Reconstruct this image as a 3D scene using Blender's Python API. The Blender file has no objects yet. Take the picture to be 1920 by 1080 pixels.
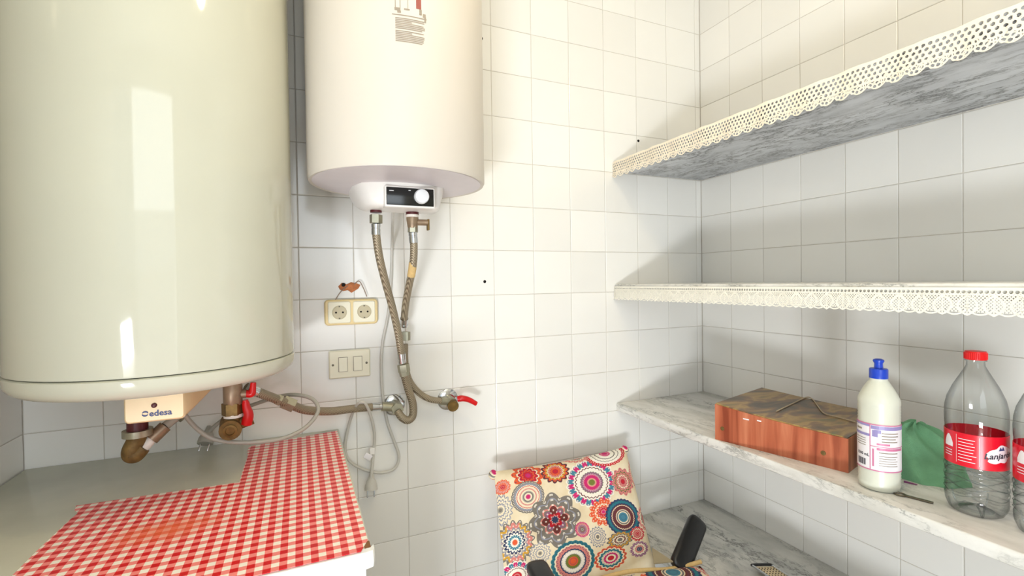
import bpy, bmesh, math, random
from mathutils import Vector, Matrix
random.seed(7)
PI = math.pi
scene = bpy.context.scene
C = scene.collection

# ------------------------------------------------------------------ camera
F_PX = 898.35                       # focal length in pixels for a 1920 px wide frame
CAM = Vector((-1.52557, -1.49665, 1.30))
R_, U_, W_ = (Vector(v) for v in ((0.91398, -0.40552, -0.01431), (0.01801, 0.00532, 0.99982), (0.40537, 0.91407, -0.01221)))
W_.normalize(); R_ = (R_ - R_.dot(W_) * W_).normalized(); U_ = R_.cross(W_)
cam_data = bpy.data.cameras.new('camera'); cam = bpy.data.objects.new('camera', cam_data); C.objects.link(cam)
cam_data.sensor_width = 36.0; cam_data.lens = F_PX / 1920 * 36.0; cam_data.clip_start = 0.02
m = Matrix((R_, U_, -W_)).transposed().to_4x4(); m.translation = CAM; cam.matrix_world = m
scene.camera = cam

# ------------------------------------------------------------------ world, lights, exposure
scene.view_settings.view_transform = 'Standard'; scene.view_settings.look = 'None'
scene.view_settings.gamma = 1.0; scene.view_settings.use_curve_mapping = False
scene.view_settings.exposure = 0.0
world = bpy.data.worlds.new('sky'); scene.world = world; world.use_nodes = True
bgn = world.node_tree.nodes['Background']; bgn.inputs[0].default_value = (0.75, 0.87, 1.0, 1); bgn.inputs[1].default_value = 1.0
def area_light(name, loc, aim, sx, sy, power, col, spread=180):
    d = bpy.data.lights.new(name, 'AREA'); d.shape = 'RECTANGLE'; d.size = sx; d.size_y = sy
    d.energy = power; d.color = col; d.spread = math.radians(spread)
    o = bpy.data.objects.new(name, d); C.objects.link(o); o.location = loc
    o.rotation_euler = (Vector(aim) - Vector(loc)).to_track_quat('-Z', 'Y').to_euler()
    return o
# daylight through the wide doorway behind the camera: sky in the opening, low sunlit terrace outside to the left
area_light('terrace_light', (-2.72, -3.0, 0.0), (-0.9, -0.2, 1.15), 0.66, 0.46, 84, (0.90, 0.95, 1.0))
area_light('doorway_sky_light', (-1.56, -2.43, 1.80), (-1.56, 0, 1.80), 1.05, 0.90, 12, (0.88, 0.95, 1.0))
area_light('doorway_low_light', (-1.56, -2.43, 0.65), (-1.56, 0, 0.65), 1.05, 1.40, 4, (0.92, 0.97, 1.0))
# the room's ceiling lamp
ld = bpy.data.lights.new('ceiling_lamp_light', 'POINT'); ld.energy = 11; ld.color = (1.0, 0.84, 0.56); ld.shadow_soft_size = 0.07
lo = bpy.data.objects.new('ceiling_lamp_light', ld); C.objects.link(lo); lo.location = (-1.06, -1.12, 2.42)

# ------------------------------------------------------------------ helpers
def ray(x, y): return R_ * ((x - 960) / F_PX) + U_ * ((540 - y) / F_PX) + W_
def ony(x, y, Y): d = ray(x, y); return CAM + d * ((Y - CAM.y) / d.y)
def onx(x, y, X): d = ray(x, y); return CAM + d * ((X - CAM.x) / d.x)
def onz(x, y, Z): d = ray(x, y); return CAM + d * ((Z - CAM.z) / d.z)
def on_plane(x, y, p, n): d = ray(x, y); return CAM + d * ((p - CAM).dot(n) / d.dot(n))
def lin(v): v /= 255.0; return v / 12.92 if v <= 0.04045 else ((v + 0.055) / 1.055) ** 2.4
def rgb(r, g, b): return (lin(r), lin(g), lin(b), 1.0)

class MB:
    """collects shapes and links them as one mesh object"""
    def __init__(s): s.v = []; s.f = []; s.uv = None
    def add(s, verts, faces, M=None):
        o = len(s.v)
        s.v += [(M @ Vector(p)) if M else Vector(p) for p in verts]
        s.f += [tuple(i + o for i in f) for f in faces]
        return s
    def box(s, x0, x1, y0, y1, z0, z1, M=None, b=0.0):
        if b <= 0:
            v = [(x, y, z) for x in (x0, x1) for y in (y0, y1) for z in (z0, z1)]
            return s.add(v, [(0,1,3,2),(4,6,7,5),(0,4,5,1),(2,3,7,6),(0,2,6,4),(1,5,7,3)], M)
        bm = bmesh.new(); bmesh.ops.create_cube(bm, size=1)
        for q in bm.verts: q.co = Vector(((x0+x1)/2 + q.co.x*(x1-x0), (y0+y1)/2 + q.co.y*(y1-y0), (z0+z1)/2 + q.co.z*(z1-z0)))
        bmesh.ops.bevel(bm, geom=list(bm.edges), offset=b, segments=3, affect='EDGES', profile=0.5)
        bm.verts.index_update()
        s.add([tuple(q.co) for q in bm.verts], [tuple(q.index for q in f.verts) for f in bm.faces], M); bm.free(); return s
    def lathe(s, prof, n=32, M=None, cap=True):
        v = []; f = []
        for (r, z) in prof:
            for i in range(n):
                a = 2*PI*i/n; v.append((r*math.cos(a), r*math.sin(a), z))
        for k in range(len(prof)-1):
            for i in range(n):
                j = (i+1) % n; f.append((k*n+i, k*n+j, (k+1)*n+j, (k+1)*n+i))
        if cap:
            f.append(tuple(range(n))[::-1]); f.append(tuple((len(prof)-1)*n+i for i in range(n)))
        return s.add(v, f, M)
    def loft(s, rings, cap=True, M=None):
        n = len(rings[0]); v = [p for r in rings for p in r]; f = []
        for k in range(len(rings)-1):
            for i in range(n):
                j = (i+1) % n; f.append((k*n+i, k*n+j, (k+1)*n+j, (k+1)*n+i))
        if cap: f.append(tuple(range(n))[::-1]); f.append(tuple((len(rings)-1)*n+i for i in range(n)))
        return s.add(v, f, M)
    def tube(s, path, r, n=10, cap=True):
        path = [Vector(p) for p in path]; L = len(path); rings = []
        t = (path[1]-path[0]).normalized(); nrm = t.orthogonal().normalized()
        for i, p in enumerate(path):
            t2 = (path[min(i+1, L-1)] - path[max(i-1, 0)]).normalized()
            nrm = (nrm - nrm.dot(t2)*t2).normalized(); bn = t2.cross(nrm)
            rr = r(i/(L-1)) if callable(r) else r
            rings.append([p + (nrm*math.cos(2*PI*k/n) + bn*math.sin(2*PI*k/n))*rr for k in range(n)])
        return s.loft(rings, cap)
    def cyl(s, a, b, r, n=20, r2=None):
        a = Vector(a); b = Vector(b); return s.tube([a, b], (lambda t: r + (r2-r)*t) if r2 is not None else r, n)
    def prism(s, poly, z0, z1, M=None):
        return s.loft([[(x, y, z0) for x, y in poly], [(x, y, z1) for x, y in poly]], True, M)
    def grid(s, fn, nu, nv, closeu=False):
        v = [fn(i/nu, j/nv) for j in range(nv+1) for i in range(nu+1)]
        f = [(j*(nu+1)+i, j*(nu+1)+i+1, (j+1)*(nu+1)+i+1, (j+1)*(nu+1)+i) for j in range(nv) for i in range(nu)]
        return s.add(v, f)
    def build(s, name, mat, parent=None, loc=None, smooth=True, angle=40, fix=True):
        root = parent
        while root is not None and root.parent is not None: root = root.parent
        off = Vector(loc) if loc is not None else (Vector(root.location) if root is not None else Vector((0,0,0)))
        if loc is None and root is None and s.v:
            off = Vector((sum(p.x for p in s.v)/len(s.v), sum(p.y for p in s.v)/len(s.v), min(p.z for p in s.v)))
        me = bpy.data.meshes.new(name); me.from_pydata([tuple(p-off) for p in s.v], [], s.f)
        if fix:
            bm = bmesh.new(); bm.from_mesh(me); bmesh.ops.recalc_face_normals(bm, faces=bm.faces); bm.to_mesh(me); bm.free()
        if smooth:
            me.polygons.foreach_set('use_smooth', [True]*len(me.polygons)); me.set_sharp_from_angle(angle=math.radians(angle))
        me.materials.append(mat); me.update()
        o = bpy.data.objects.new(name, me); C.objects.link(o)
        if parent is not None: o.parent = parent
        else: o.location = off
        return o

def thing(name, label, cat, loc, group=None):
    o = bpy.data.objects.new(name, None); C.objects.link(o); o.location = loc; o.empty_display_size = 0.05
    return tag(o, label, cat, group)
def tag(o, label, cat, group=None):
    o['label'] = label; o['category'] = cat
    if group: o['group'] = group
    return o
def struct(o): o['kind'] = 'structure'; return o
def spline(pts, n=8):
    P = [Vector(p) for p in pts]; P = [2*P[0]-P[1]] + P + [2*P[-1]-P[-2]]; out = []
    for i in range(1, len(P)-2):
        for k in range(n):
            t = k/n; a, b, c, d = P[i-1], P[i], P[i+1], P[i+2]
            out.append(0.5*((2*b) + (c-a)*t + (2*a-5*b+4*c-d)*t*t + (3*b-a-3*c+d)*t**3))
    out.append(P[-2]); return out
def frame(o, z, xhint=(1,0,0)):
    z = Vector(z).normalized(); x = Vector(xhint); x = (x - x.dot(z)*z).normalized(); y = z.cross(x)
    m = Matrix((x, y, z)).transposed().to_4x4(); m.translation = Vector(o); return m
def text_mb(body, size, M, wrap=None, bold=0.0, shear=0.0):
    """lettering as flat mesh; wrap(x, y) -> point replaces the plain matrix"""
    cu = bpy.data.curves.new('lettering', 'FONT'); cu.body = body; cu.size = size; cu.resolution_u = 2; cu.offset = bold; cu.shear = shear
    cu.align_x = 'CENTER'; cu.align_y = 'CENTER'
    o = bpy.data.objects.new('lettering', cu); C.objects.link(o); dg = bpy.context.evaluated_depsgraph_get(); dg.update()
    me = bpy.data.meshes.new_from_object(o.evaluated_get(dg)); mb = MB()
    mb.add([wrap(v.co.x, v.co.y) if wrap else tuple(v.co) for v in me.vertices], [tuple(p.vertices) for p in me.polygons], None if wrap else M)
    bpy.data.objects.remove(o); bpy.data.curves.remove(cu); bpy.data.meshes.remove(me)
    return mb

# ------------------------------------------------------------------ materials
def new_mat(name):
    m = bpy.data.materials.new(name); m.use_nodes = True; nt = m.node_tree
    return m, nt, nt.nodes['Principled BSDF']
def N(nt, kind, **kw):
    n = nt.nodes.new(kind)
    for k, v in kw.items():
        if k.startswith('i_'):
            key = k[2:]; key = int(key) if key.isdigit() else key.replace('_', ' ')
            n.inputs[key].default_value = v
        else: setattr(n, k, v)
    return n
def ramp(nt, fac, stops, interp='LINEAR'):
    n = nt.nodes.new('ShaderNodeValToRGB'); n.color_ramp.interpolation = interp
    el = n.color_ramp.elements
    while len(el) < len(stops): el.new(0.5)
    for e, (p, c) in zip(el, stops): e.position = p; e.color = c
    nt.links.new(fac, n.inputs[0]); return n.outputs[0]
def mixc(nt, fac, a, b, blend='MIX'):
    n = nt.nodes.new('ShaderNodeMix'); n.data_type = 'RGBA'; n.blend_type = blend
    for sock, val in ((n.inputs[0], fac), (n.inputs[6], a), (n.inputs[7], b)):
        if isinstance(val, bpy.types.NodeSocket): nt.links.new(val, sock)
        else: sock.default_value = val
    return n.outputs[2]
def math_n(nt, op, a, b=None, c=None):
    n = nt.nodes.new('ShaderNodeMath'); n.operation = op
    for i, v in enumerate((a, b, c)):
        if v is None: continue
        if isinstance(v, bpy.types.NodeSocket): nt.links.new(v, n.inputs[i])
        else: n.inputs[i].default_value = v
    return n.outputs[0]
def mat(name, col, rough=0.5, metal=0.0, var=0.0, nscale=30.0, bump=0.0, bscale=200.0, coat=0.0, sub=0.0, spec=None):
    m, nt, b = new_mat(name)
    b.inputs['Roughness'].default_value = rough; b.inputs['Metallic'].default_value = metal
    b.inputs['Coat Weight'].default_value = coat
    if spec is not None: b.inputs['Specular IOR Level'].default_value = spec
    tc = N(nt, 'ShaderNodeTexCoord')
    nz = N(nt, 'ShaderNodeTexNoise', i_Scale=nscale, i_Detail=4.0); nt.links.new(tc.outputs['Object'], nz.inputs['Vector'])
    k = 1 - var
    dark = (col[0]*k, col[1]*k, col[2]*k, 1)
    nt.links.new(ramp(nt, nz.outputs[0], [(0.3, dark), (0.7, col)]), b.inputs['Base Color'])
    if bump:
        n2 = N(nt, 'ShaderNodeTexNoise', i_Scale=bscale, i_Detail=2.0); nt.links.new(tc.outputs['Object'], n2.inputs['Vector'])
        bp = N(nt, 'ShaderNodeBump', i_Strength=bump, i_Distance=0.002); nt.links.new(n2.outputs[0], bp.inputs['Height']); nt.links.new(bp.outputs[0], b.inputs['Normal'])
    return m

def tile_mat():
    m, nt, b = new_mat('white_glazed_tile'); b.inputs['Roughness'].default_value = 0.13
    oi = N(nt, 'ShaderNodeObjectInfo'); tc = N(nt, 'ShaderNodeTexCoord')
    base = ramp(nt, oi.outputs['Random'], [(0, rgb(236, 234, 228)), (1, rgb(243, 241, 235))])
    nz = N(nt, 'ShaderNodeTexNoise', i_Scale=14.0, i_Detail=3.0); nt.links.new(tc.outputs['Object'], nz.inputs['Vector'])
    nt.links.new(mixc(nt, math_n(nt, 'MULTIPLY', nz.outputs[0], 0.10), base, rgb(222, 214, 200)), b.inputs['Base Color'])
    bp = N(nt, 'ShaderNodeBump', i_Strength=0.10, i_Distance=0.004); n2 = N(nt, 'ShaderNodeTexNoise', i_Scale=9.0, i_Detail=1.0)
    nt.links.new(tc.outputs['Object'], n2.inputs['Vector']); nt.links.new(n2.outputs[0], bp.inputs['Height']); nt.links.new(bp.outputs[0], b.inputs['Normal'])
    return m
def marble_mat(name, light, mid, dark, rough=0.25, scale=1.0, contrast=1.0, gate_at=(0.42, 0.62), vw=1.0):
    m, nt, b = new_mat(name); b.inputs['Roughness'].default_value = rough
    tc = N(nt, 'ShaderNodeTexCoord'); mp = N(nt, 'ShaderNodeMapping'); mp.inputs['Rotation'].default_value = (0.25, 0.2, 0.6); mp.inputs['Scale'].default_value = (scale, scale*0.42, scale)
    nt.links.new(tc.outputs['Object'], mp.inputs['Vector'])
    w = N(nt, 'ShaderNodeTexNoise', i_Scale=3.0, i_Detail=6.0, i_Roughness=0.6); nt.links.new(mp.outputs[0], w.inputs['Vector'])
    v2 = N(nt, 'ShaderNodeMixRGB', blend_type='ADD'); v2.inputs[0].default_value = 0.35
    nt.links.new(mp.outputs[0], v2.inputs[1]); nt.links.new(w.outputs[1], v2.inputs[2])
    n1 = N(nt, 'ShaderNodeTexNoise', i_Scale=9.0, i_Detail=8.0, i_Roughness=0.65); nt.links.new(v2.outputs[0], n1.inputs['Vector'])
    veins = math_n(nt, 'ABSOLUTE', math_n(nt, 'SUBTRACT', n1.outputs[0], 0.5))
    vein = ramp(nt, veins, [(0.0, (1,1,1,1)), (0.022*vw, (0.25,0.25,0.25,1)), (0.06*vw, (0,0,0,1))])
    n3 = N(nt, 'ShaderNodeTexNoise', i_Scale=5.0, i_Detail=4.0); nt.links.new(v2.outputs[0], n3.inputs['Vector'])
    cloud = ramp(nt, n3.outputs[0], [(0.35, mid), (0.62, light)])
    gate = N(nt, 'ShaderNodeTexNoise', i_Scale=4.0, i_Detail=2.0); nt.links.new(mp.outputs[0], gate.inputs['Vector'])
    g = ramp(nt, gate.outputs[0], [(gate_at[0], (0,0,0,1)), (gate_at[1], (contrast,)*3+(1,))])
    nt.links.new(mixc(nt, math_n(nt, 'MULTIPLY', vein, g), cloud, dark), b.inputs['Base Color'])
    return m
def braid_mat():
    m, nt, b = new_mat('braided_steel'); b.inputs['Metallic'].default_value = 0.35; b.inputs['Roughness'].default_value = 0.42
    tc = N(nt, 'ShaderNodeTexCoord'); wv = N(nt, 'ShaderNodeTexWave', i_Scale=130.0, i_Distortion=1.0); wv.bands_direction = 'DIAGONAL'
    nt.links.new(tc.outputs['Object'], wv.inputs['Vector'])
    nt.links.new(ramp(nt, wv.outputs[0], [(0.0, rgb(116, 102, 82)), (1.0, rgb(182, 168, 142))]), b.inputs['Base Color'])
    bp = N(nt, 'ShaderNodeBump', i_Strength=0.5, i_Distance=0.001); nt.links.new(wv.outputs[0], bp.inputs['Height']); nt.links.new(bp.outputs[0], b.inputs['Normal'])
    return m
def gingham_mat():
    m, nt, b = new_mat('red_gingham_vinyl'); b.inputs['Roughness'].default_value = 0.38
    tc = N(nt, 'ShaderNodeTexCoord'); sp = N(nt, 'ShaderNodeSeparateXYZ'); nt.links.new(tc.outputs['Object'], sp.inputs[0])
    per = 0.0222
    def stripe(s): return math_n(nt, 'LESS_THAN', math_n(nt, 'FRACT', math_n(nt, 'DIVIDE', s, per)), 0.5)
    a = stripe(sp.outputs[0]); c = stripe(sp.outputs[1]); both = math_n(nt, 'MULTIPLY', a, c); either = math_n(nt, 'MAXIMUM', a, c)
    col = mixc(nt, either, rgb(255, 246, 230), rgb(250, 140, 132)); col = mixc(nt, both, col, rgb(216, 10, 24))
    # a worn, yellowed scuff rubbed into the vinyl
    d = N(nt, 'ShaderNodeVectorMath', operation='DISTANCE'); mp = N(nt, 'ShaderNodeMapping'); mp.inputs['Scale'].default_value = (1.0, 1.6, 1.0); mp.inputs['Rotation'].default_value = (0, 0, -0.5)
    mp.inputs['Location'].default_value = SCUFF; nt.links.new(tc.outputs['Object'], mp.inputs['Vector']); nt.links.new(mp.outputs[0], d.inputs[0])
    nz = N(nt, 'ShaderNodeTexNoise', i_Scale=25.0, i_Detail=3.0); nt.links.new(tc.outputs['Object'], nz.inputs['Vector'])
    k = ramp(nt, math_n(nt, 'ADD', d.outputs['Value'], math_n(nt, 'MULTIPLY', nz.outputs[0], 0.06)), [(0.05, (0.75,)*3+(1,)), (0.13, (0,0,0,1))])
    nt.links.new(mixc(nt, k, col, rgb(244, 110, 62)), b.inputs['Base Color'])
    return m
def wood_mat():
    m, nt, b = new_mat('reddish_wood_print'); b.inputs['Roughness'].default_value = 0.32
    tc = N(nt, 'ShaderNodeTexCoord'); mp = N(nt, 'ShaderNodeMapping'); mp.inputs['Scale'].default_value = (1, 1, 0.08); nt.links.new(tc.outputs['Object'], mp.inputs['Vector'])
    nz = N(nt, 'ShaderNodeTexNoise', i_Scale=42.0, i_Detail=5.0, i_Distortion=0.4); nt.links.new(mp.outputs[0], nz.inputs['Vector'])
    n2 = N(nt, 'ShaderNodeTexNoise', i_Scale=14.0, i_Detail=2.0); nt.links.new(mp.outputs[0], n2.inputs['Vector'])
    col = ramp(nt, math_n(nt, 'ADD', math_n(nt, 'MULTIPLY', nz.outputs[0], 0.6), math_n(nt, 'MULTIPLY', n2.outputs[0], 0.4)), [(0.36, rgb(140, 66, 44)), (0.5, rgb(180, 98, 68)), (0.64, rgb(206, 130, 96))])
    nt.links.new(col, b.inputs['Base Color']); return m
def lid_print_mat():
    m, nt, b = new_mat('landscape_print'); b.inputs['Roughness'].default_value = 0.3
    tc = N(nt, 'ShaderNodeTexCoord'); mp = N(nt, 'ShaderNodeMapping'); mp.inputs['Rotation'].default_value = (0, 0, 1.75); mp.inputs['Scale'].default_value = (1, 3.0, 1); nt.links.new(tc.outputs['Object'], mp.inputs['Vector'])
    nz = N(nt, 'ShaderNodeTexNoise', i_Scale=6.5, i_Detail=6.0, i_Distortion=0.8); nt.links.new(mp.outputs[0], nz.inputs['Vector'])
    col = ramp(nt, nz.outputs[0], [(0.30, rgb(66, 54, 48)), (0.42, rgb(96, 84, 66)), (0.50, rgb(128, 96, 68)), (0.58, rgb(172, 140, 82)), (0.66, rgb(150, 118, 70)), (0.75, rgb(104, 110, 70))])
    nt.links.new(col, b.inputs['Base Color']); return m
def clear_plastic(name, tint, gloss=1.0):
    m = bpy.data.materials.new(name); m.use_nodes = True; nt = m.node_tree; nt.nodes.clear()
    out = N(nt, 'ShaderNodeOutputMaterial'); tr = N(nt, 'ShaderNodeBsdfTransparent'); gl = N(nt, 'ShaderNodeBsdfGlossy'); gl.inputs['Roughness'].default_value = 0.04
    lw = N(nt, 'ShaderNodeLayerWeight', i_Blend=0.5); nt.links.new(ramp(nt, lw.outputs['Facing'], [(0.35, tint), (0.97, (tint[0]*0.45, tint[1]*0.46, tint[2]*0.47, 1))]), tr.inputs[0]); fr = N(nt, 'ShaderNodeLayerWeight', i_Blend=0.5); mx = N(nt, 'ShaderNodeMixShader')
    tc = N(nt, 'ShaderNodeTexCoord'); nz = N(nt, 'ShaderNodeTexNoise', i_Scale=30.0); nt.links.new(tc.outputs['Object'], nz.inputs['Vector'])
    bp = N(nt, 'ShaderNodeBump', i_Strength=0.15, i_Distance=0.003); nt.links.new(nz.outputs[0], bp.inputs['Height']); nt.links.new(bp.outputs[0], gl.inputs['Normal'])
    nt.links.new(math_n(nt, 'MULTIPLY_ADD', math_n(nt, 'POWER', fr.outputs['Facing'], 4.0), 0.75*gloss, 0.04), mx.inputs[0]); nt.links.new(tr.outputs[0], mx.inputs[1]); nt.links.new(gl.outputs[0], mx.inputs[2]); nt.links.new(mx.outputs[0], out.inputs[0])
    return m

M_TILE = tile_mat()
M_GROUT = mat('grey_grout', rgb(206, 199, 187), 0.9, var=0.15, nscale=40)
M_PLASTER = mat('white_plaster', rgb(236, 232, 222), 0.85, var=0.04, nscale=8)
M_FLOOR = mat('beige_terrazzo', rgb(190, 178, 158), 0.35, var=0.15, nscale=60)
M_MARBLE = marble_mat('grey_veined_marble', rgb(214, 212, 204), rgb(176, 176, 170), rgb(84, 84, 80), scale=2.2)
M_MARBLE_WHITE = marble_mat('white_veined_marble', rgb(238, 236, 230), rgb(206, 204, 196), rgb(120, 120, 116), scale=2.4, contrast=0.75)
M_MARBLE_GREY = marble_mat('blue_grey_marble', rgb(204, 207, 211), rgb(178, 181, 185), rgb(66, 66, 66), scale=3.4, rough=0.35, contrast=1.0, gate_at=(0.34, 0.52), vw=1.5)
M_ENAMEL_OLD = mat('aged_white_enamel', rgb(197, 196, 178), 0.06, var=0.03, nscale=5, spec=0.45)
M_ENAMEL = mat('warm_white_enamel', rgb(214, 206, 194), 0.40, var=0.02, nscale=5, spec=0.3)
M_WHITE_PL = mat('white_plastic', rgb(240, 236, 230), 0.35, var=0.02)
M_UNDER = mat('pale_grey_underside', rgb(222, 214, 216), 0.45, var=0.04, nscale=20)
M_CREAM_PL = mat('cream_plastic', rgb(238, 212, 164), 0.3, var=0.05)
M_IVORY = mat('ivory_plastic', rgb(243, 237, 212), 0.35, var=0.03)
M_WELL = mat('grey_beige_plastic', rgb(196, 184, 152), 0.4)
M_YELLOWED = mat('yellowed_plastic', rgb(232, 208, 152), 0.35, var=0.04)
M_BLACK = mat('black_gloss', rgb(22, 24, 24), 0.15)
M_BLACK_PL = mat('black_plastic', rgb(20, 20, 22), 0.3, bump=0.1)
M_DARKHOLE = mat('dark_hole', rgb(24, 18, 14), 0.9)
M_BRASS = mat('tarnished_brass', rgb(140, 112, 62), 0.45, metal=0.6, var=0.5, nscale=60)
M_BRASS_DARK = mat('corroded_brass', rgb(140, 112, 62), 0.6, metal=0.35, var=0.55, nscale=50)
M_NICKEL = mat('dull_nickel', rgb(176, 172, 150), 0.35, metal=0.7, var=0.25, nscale=40)
M_CHROME = mat('chrome', rgb(210, 212, 214), 0.15, metal=0.95)
M_BRAID = braid_mat()
M_RED = mat('red_lever_plastic', rgb(214, 16, 20), 0.3, var=0.1)
M_DKRED = mat('dark_red_plastic', rgb(84, 14, 22), 0.4, var=0.2)
M_GREY_CABLE = mat('grey_cable', rgb(176, 172, 160), 0.45, var=0.06)
M_CLEAR_CABLE = mat('pale_grey_cable', rgb(206, 202, 192), 0.4, var=0.05)
M_TAPE = mat('white_tape', rgb(240, 234, 224), 0.7, var=0.05)
M_COPPER = mat('brown_fitting', rgb(160, 136, 110), 0.4, metal=0.4, var=0.3, nscale=50)
M_BRICK = mat('broken_brick', rgb(206, 128, 82), 0.95, var=0.4, nscale=80, bump=0.8)
M_WIRE = mat('brown_wire', rgb(150, 128, 112), 0.5)
M_TABLE = mat('grey_olive_paint', rgb(210, 209, 188), 0.25, var=0.14, nscale=7)
M_WHITE_PAINT = mat('white_gloss_paint', rgb(246, 246, 242), 0.25, var=0.02)
M_CHIP = mat('bare_chipped_wood', rgb(150, 102, 62), 0.8, var=0.3)
M_LACE = mat('cream_lace_thread', rgb(248, 236, 214), 0.9, var=0.05, nscale=90)
M_LACE_W = mat('white_lace_thread', rgb(244, 240, 226), 0.9, var=0.05, nscale=90)
M_WOOD = wood_mat(); M_LID = lid_print_mat()
M_STRING = mat('beige_string', rgb(206, 186, 156), 0.9, var=0.2, nscale=200)
M_BLEACH = mat('milky_bottle_plastic', rgb(218, 219, 203), 0.28, var=0.04)
M_BLUE = mat('blue_cap', rgb(24, 66, 190), 0.3)
M_LABEL_W = mat('white_label', rgb(240, 236, 238), 0.4)
M_PINK = mat('pink_print', rgb(206, 120, 156), 0.4); M_LILAC = mat('lilac_print', rgb(150, 140, 190), 0.4)
M_INK = mat('dark_ink', rgb(52, 48, 60), 0.5); M_INK_SOFT = mat('soft_grey_ink', rgb(150, 138, 122), 0.6); M_INK_BLUE = mat('blue_ink', rgb(58, 72, 120), 0.5)
M_INK_RED = mat('red_brown_ink', rgb(150, 76, 66), 0.6)
M_LABEL_RED = mat('red_label', rgb(222, 22, 44), 0.3, var=0.04); M_CAP_RED = mat('red_cap', rgb(230, 16, 18), 0.35)
M_CLEAR = clear_plastic('clear_bottle_plastic', (0.95, 0.96, 0.96, 1))
M_CLEAR_RIM = clear_plastic('ribbed_bottle_plastic', (0.88, 0.90, 0.90, 1))
M_GREEN = mat('green_cloth', rgb(132, 192, 146), 0.95, var=0.25, nscale=25, bump=0.5, bscale=500)
M_OLDMETAL = mat('old_metal', rgb(120, 112, 96), 0.35, metal=0.8, var=0.3)
M_PURPLE = mat('purple_plastic', rgb(120, 50, 100), 0.4)
M_PIPING = mat('yellow_beige_piping', rgb(224, 190, 128), 0.9, var=0.15, nscale=120)
M_BEIGE = mat('beige_fabric', rgb(172, 158, 128), 0.95, var=0.1)
M_KNOB = mat('silver_white_knob', rgb(236, 238, 240), 0.3)

# ------------------------------------------------------------------ room shell
FLOOR_Z, CEIL_Z = -0.10, 2.50
XL, YF = -2.127, -2.40            # left wall face, front wall face (behind the camera)
T = 0.15; ROW0 = 1.25776
struct(MB().box(-3.2, 0.1, YF-0.1, 0.1, FLOOR_Z-0.08, FLOOR_Z).build('floor', M_FLOOR, loc=(0,0,FLOOR_Z), smooth=False))
struct(MB().box(-3.2, 0.1, YF-0.1, 0.1, CEIL_Z, CEIL_Z+0.08).build('ceiling', M_PLASTER, loc=(0,0,CEIL_Z), smooth=False))
GR = 0.0014                        # grout sits this far behind the tile faces
wall_back = struct(MB().box(XL-0.1, 0.1, GR, 0.12, FLOOR_Z, CEIL_Z).build('wall_back', M_GROUT, loc=(0,0,0), smooth=False))
wall_right = struct(MB().box(GR, 0.12, YF-0.1, GR, FLOOR_Z, CEIL_Z).build('wall_right', M_GROUT, loc=(0,0,0), smooth=False))
wall_left = struct(MB().box(XL-0.12, XL-GR, -1.35, GR, FLOOR_Z, CEIL_Z).build('wall_left', M_GROUT, loc=(0,0,0), smooth=False))
DX1, DZ1 = -1.02, 2.26               # wide doorway behind the camera, open to the terrace
wf = MB(); wf.box(DX1, 0.1, YF-0.12, YF, FLOOR_Z, CEIL_Z); wf.box(-3.2, DX1, YF-0.12, YF, DZ1, CEIL_Z); wf.box(-3.2, XL-0.12, -1.47, -1.35, FLOOR_Z, CEIL_Z)
struct(wf.build('wall_front', M_PLASTER, loc=(0,0,0), smooth=False))
tr = MB(); tr.box(DX1-0.04, DX1, YF-0.13, YF+0.015, FLOOR_Z, DZ1, b=0.004); tr.box(-3.2, DX1, YF-0.13, YF+0.015, DZ1-0.04, DZ1, b=0.004)
struct(tr.build('trim_1', M_WHITE_PAINT, smooth=False))
struct(MB().box(-6, 3, -7, YF-0.1, FLOOR_Z-0.10, FLOOR_Z-0.02).build('terrace', M_FLOOR, smooth=False))

def tile_mesh(w, h, name):
    """glazed tile in its own x (width), z (height) plane, face towards -y, pillowed edge; 18 triangles"""
    g = 0.0009; e = 0.0016; t = 0.005; a, b_ = w/2-g, h/2-g; mb = MB()
    v = [(-a, t, -b_), (a, t, -b_), (a, t, b_), (-a, t, b_), (-a, 0.0008, -b_), (a, 0.0008, -b_), (a, 0.0008, b_), (-a, 0.0008, b_),
         (-a+e, 0, -b_+e), (a-e, 0, -b_+e), (a-e, 0, b_-e), (-a+e, 0, b_-e)]
    f = [(8,9,10,11)] + [(4+i, 4+(i+1)%4, 8+(i+1)%4, 8+i) for i in range(4)] + [(i, (i+1)%4, 4+(i+1)%4, 4+i) for i in range(4)]
    me = bpy.data.meshes.new(name); me.from_pydata(v, [], f); me.materials.append(M_TILE); me.update(); return me
def lay_tiles(wall, xs, rows, place, rotz):
    """xs: column borders along the wall; rows: borders in z; cut tiles get their own mesh"""
    cache = {}
    for i in range(len(xs)-1):
        for j in range(len(rows)-1):
            w = xs[i+1]-xs[i]; h = rows[j+1]-rows[j]; key = (round(w, 4), round(h, 4))
            if key not in cache: cache[key] = tile_mesh(w, h, 'tile')
            o = bpy.data.objects.new('tile', cache[key]); C.objects.link(o); o.parent = wall
            o.location = place((xs[i]+xs[i+1])/2, (rows[j]+rows[j+1])/2)
            o.rotation_euler = (random.gauss(0, 0.0022), random.gauss(0, 0.001), rotz + random.gauss(0, 0.0022))
rows = [FLOOR_Z] + [ROW0 + k*T for k in range(-8, 9)]
rows = [r for r in rows if r < CEIL_Z-0.03] + [CEIL_Z]
colsb = [XL] + [-(k+0.1763)*T for k in range(13, -1, -1)] + [-0.0005]
lay_tiles(wall_back, colsb, rows, lambda x, z: (x, 0, z), 0)
TR = 0.94501*T
colsr = [0.0] + [0.97503*T + k*TR for k in range(0, 12)]
lay_tiles(wall_right, colsr, rows, lambda s, z: (0, -s, z), -PI/2)
colsl = [k*T for k in range(0, 10)]
lay_tiles(wall_left, colsl, rows, lambda s, z: (XL, -s, z), PI/2)
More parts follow.
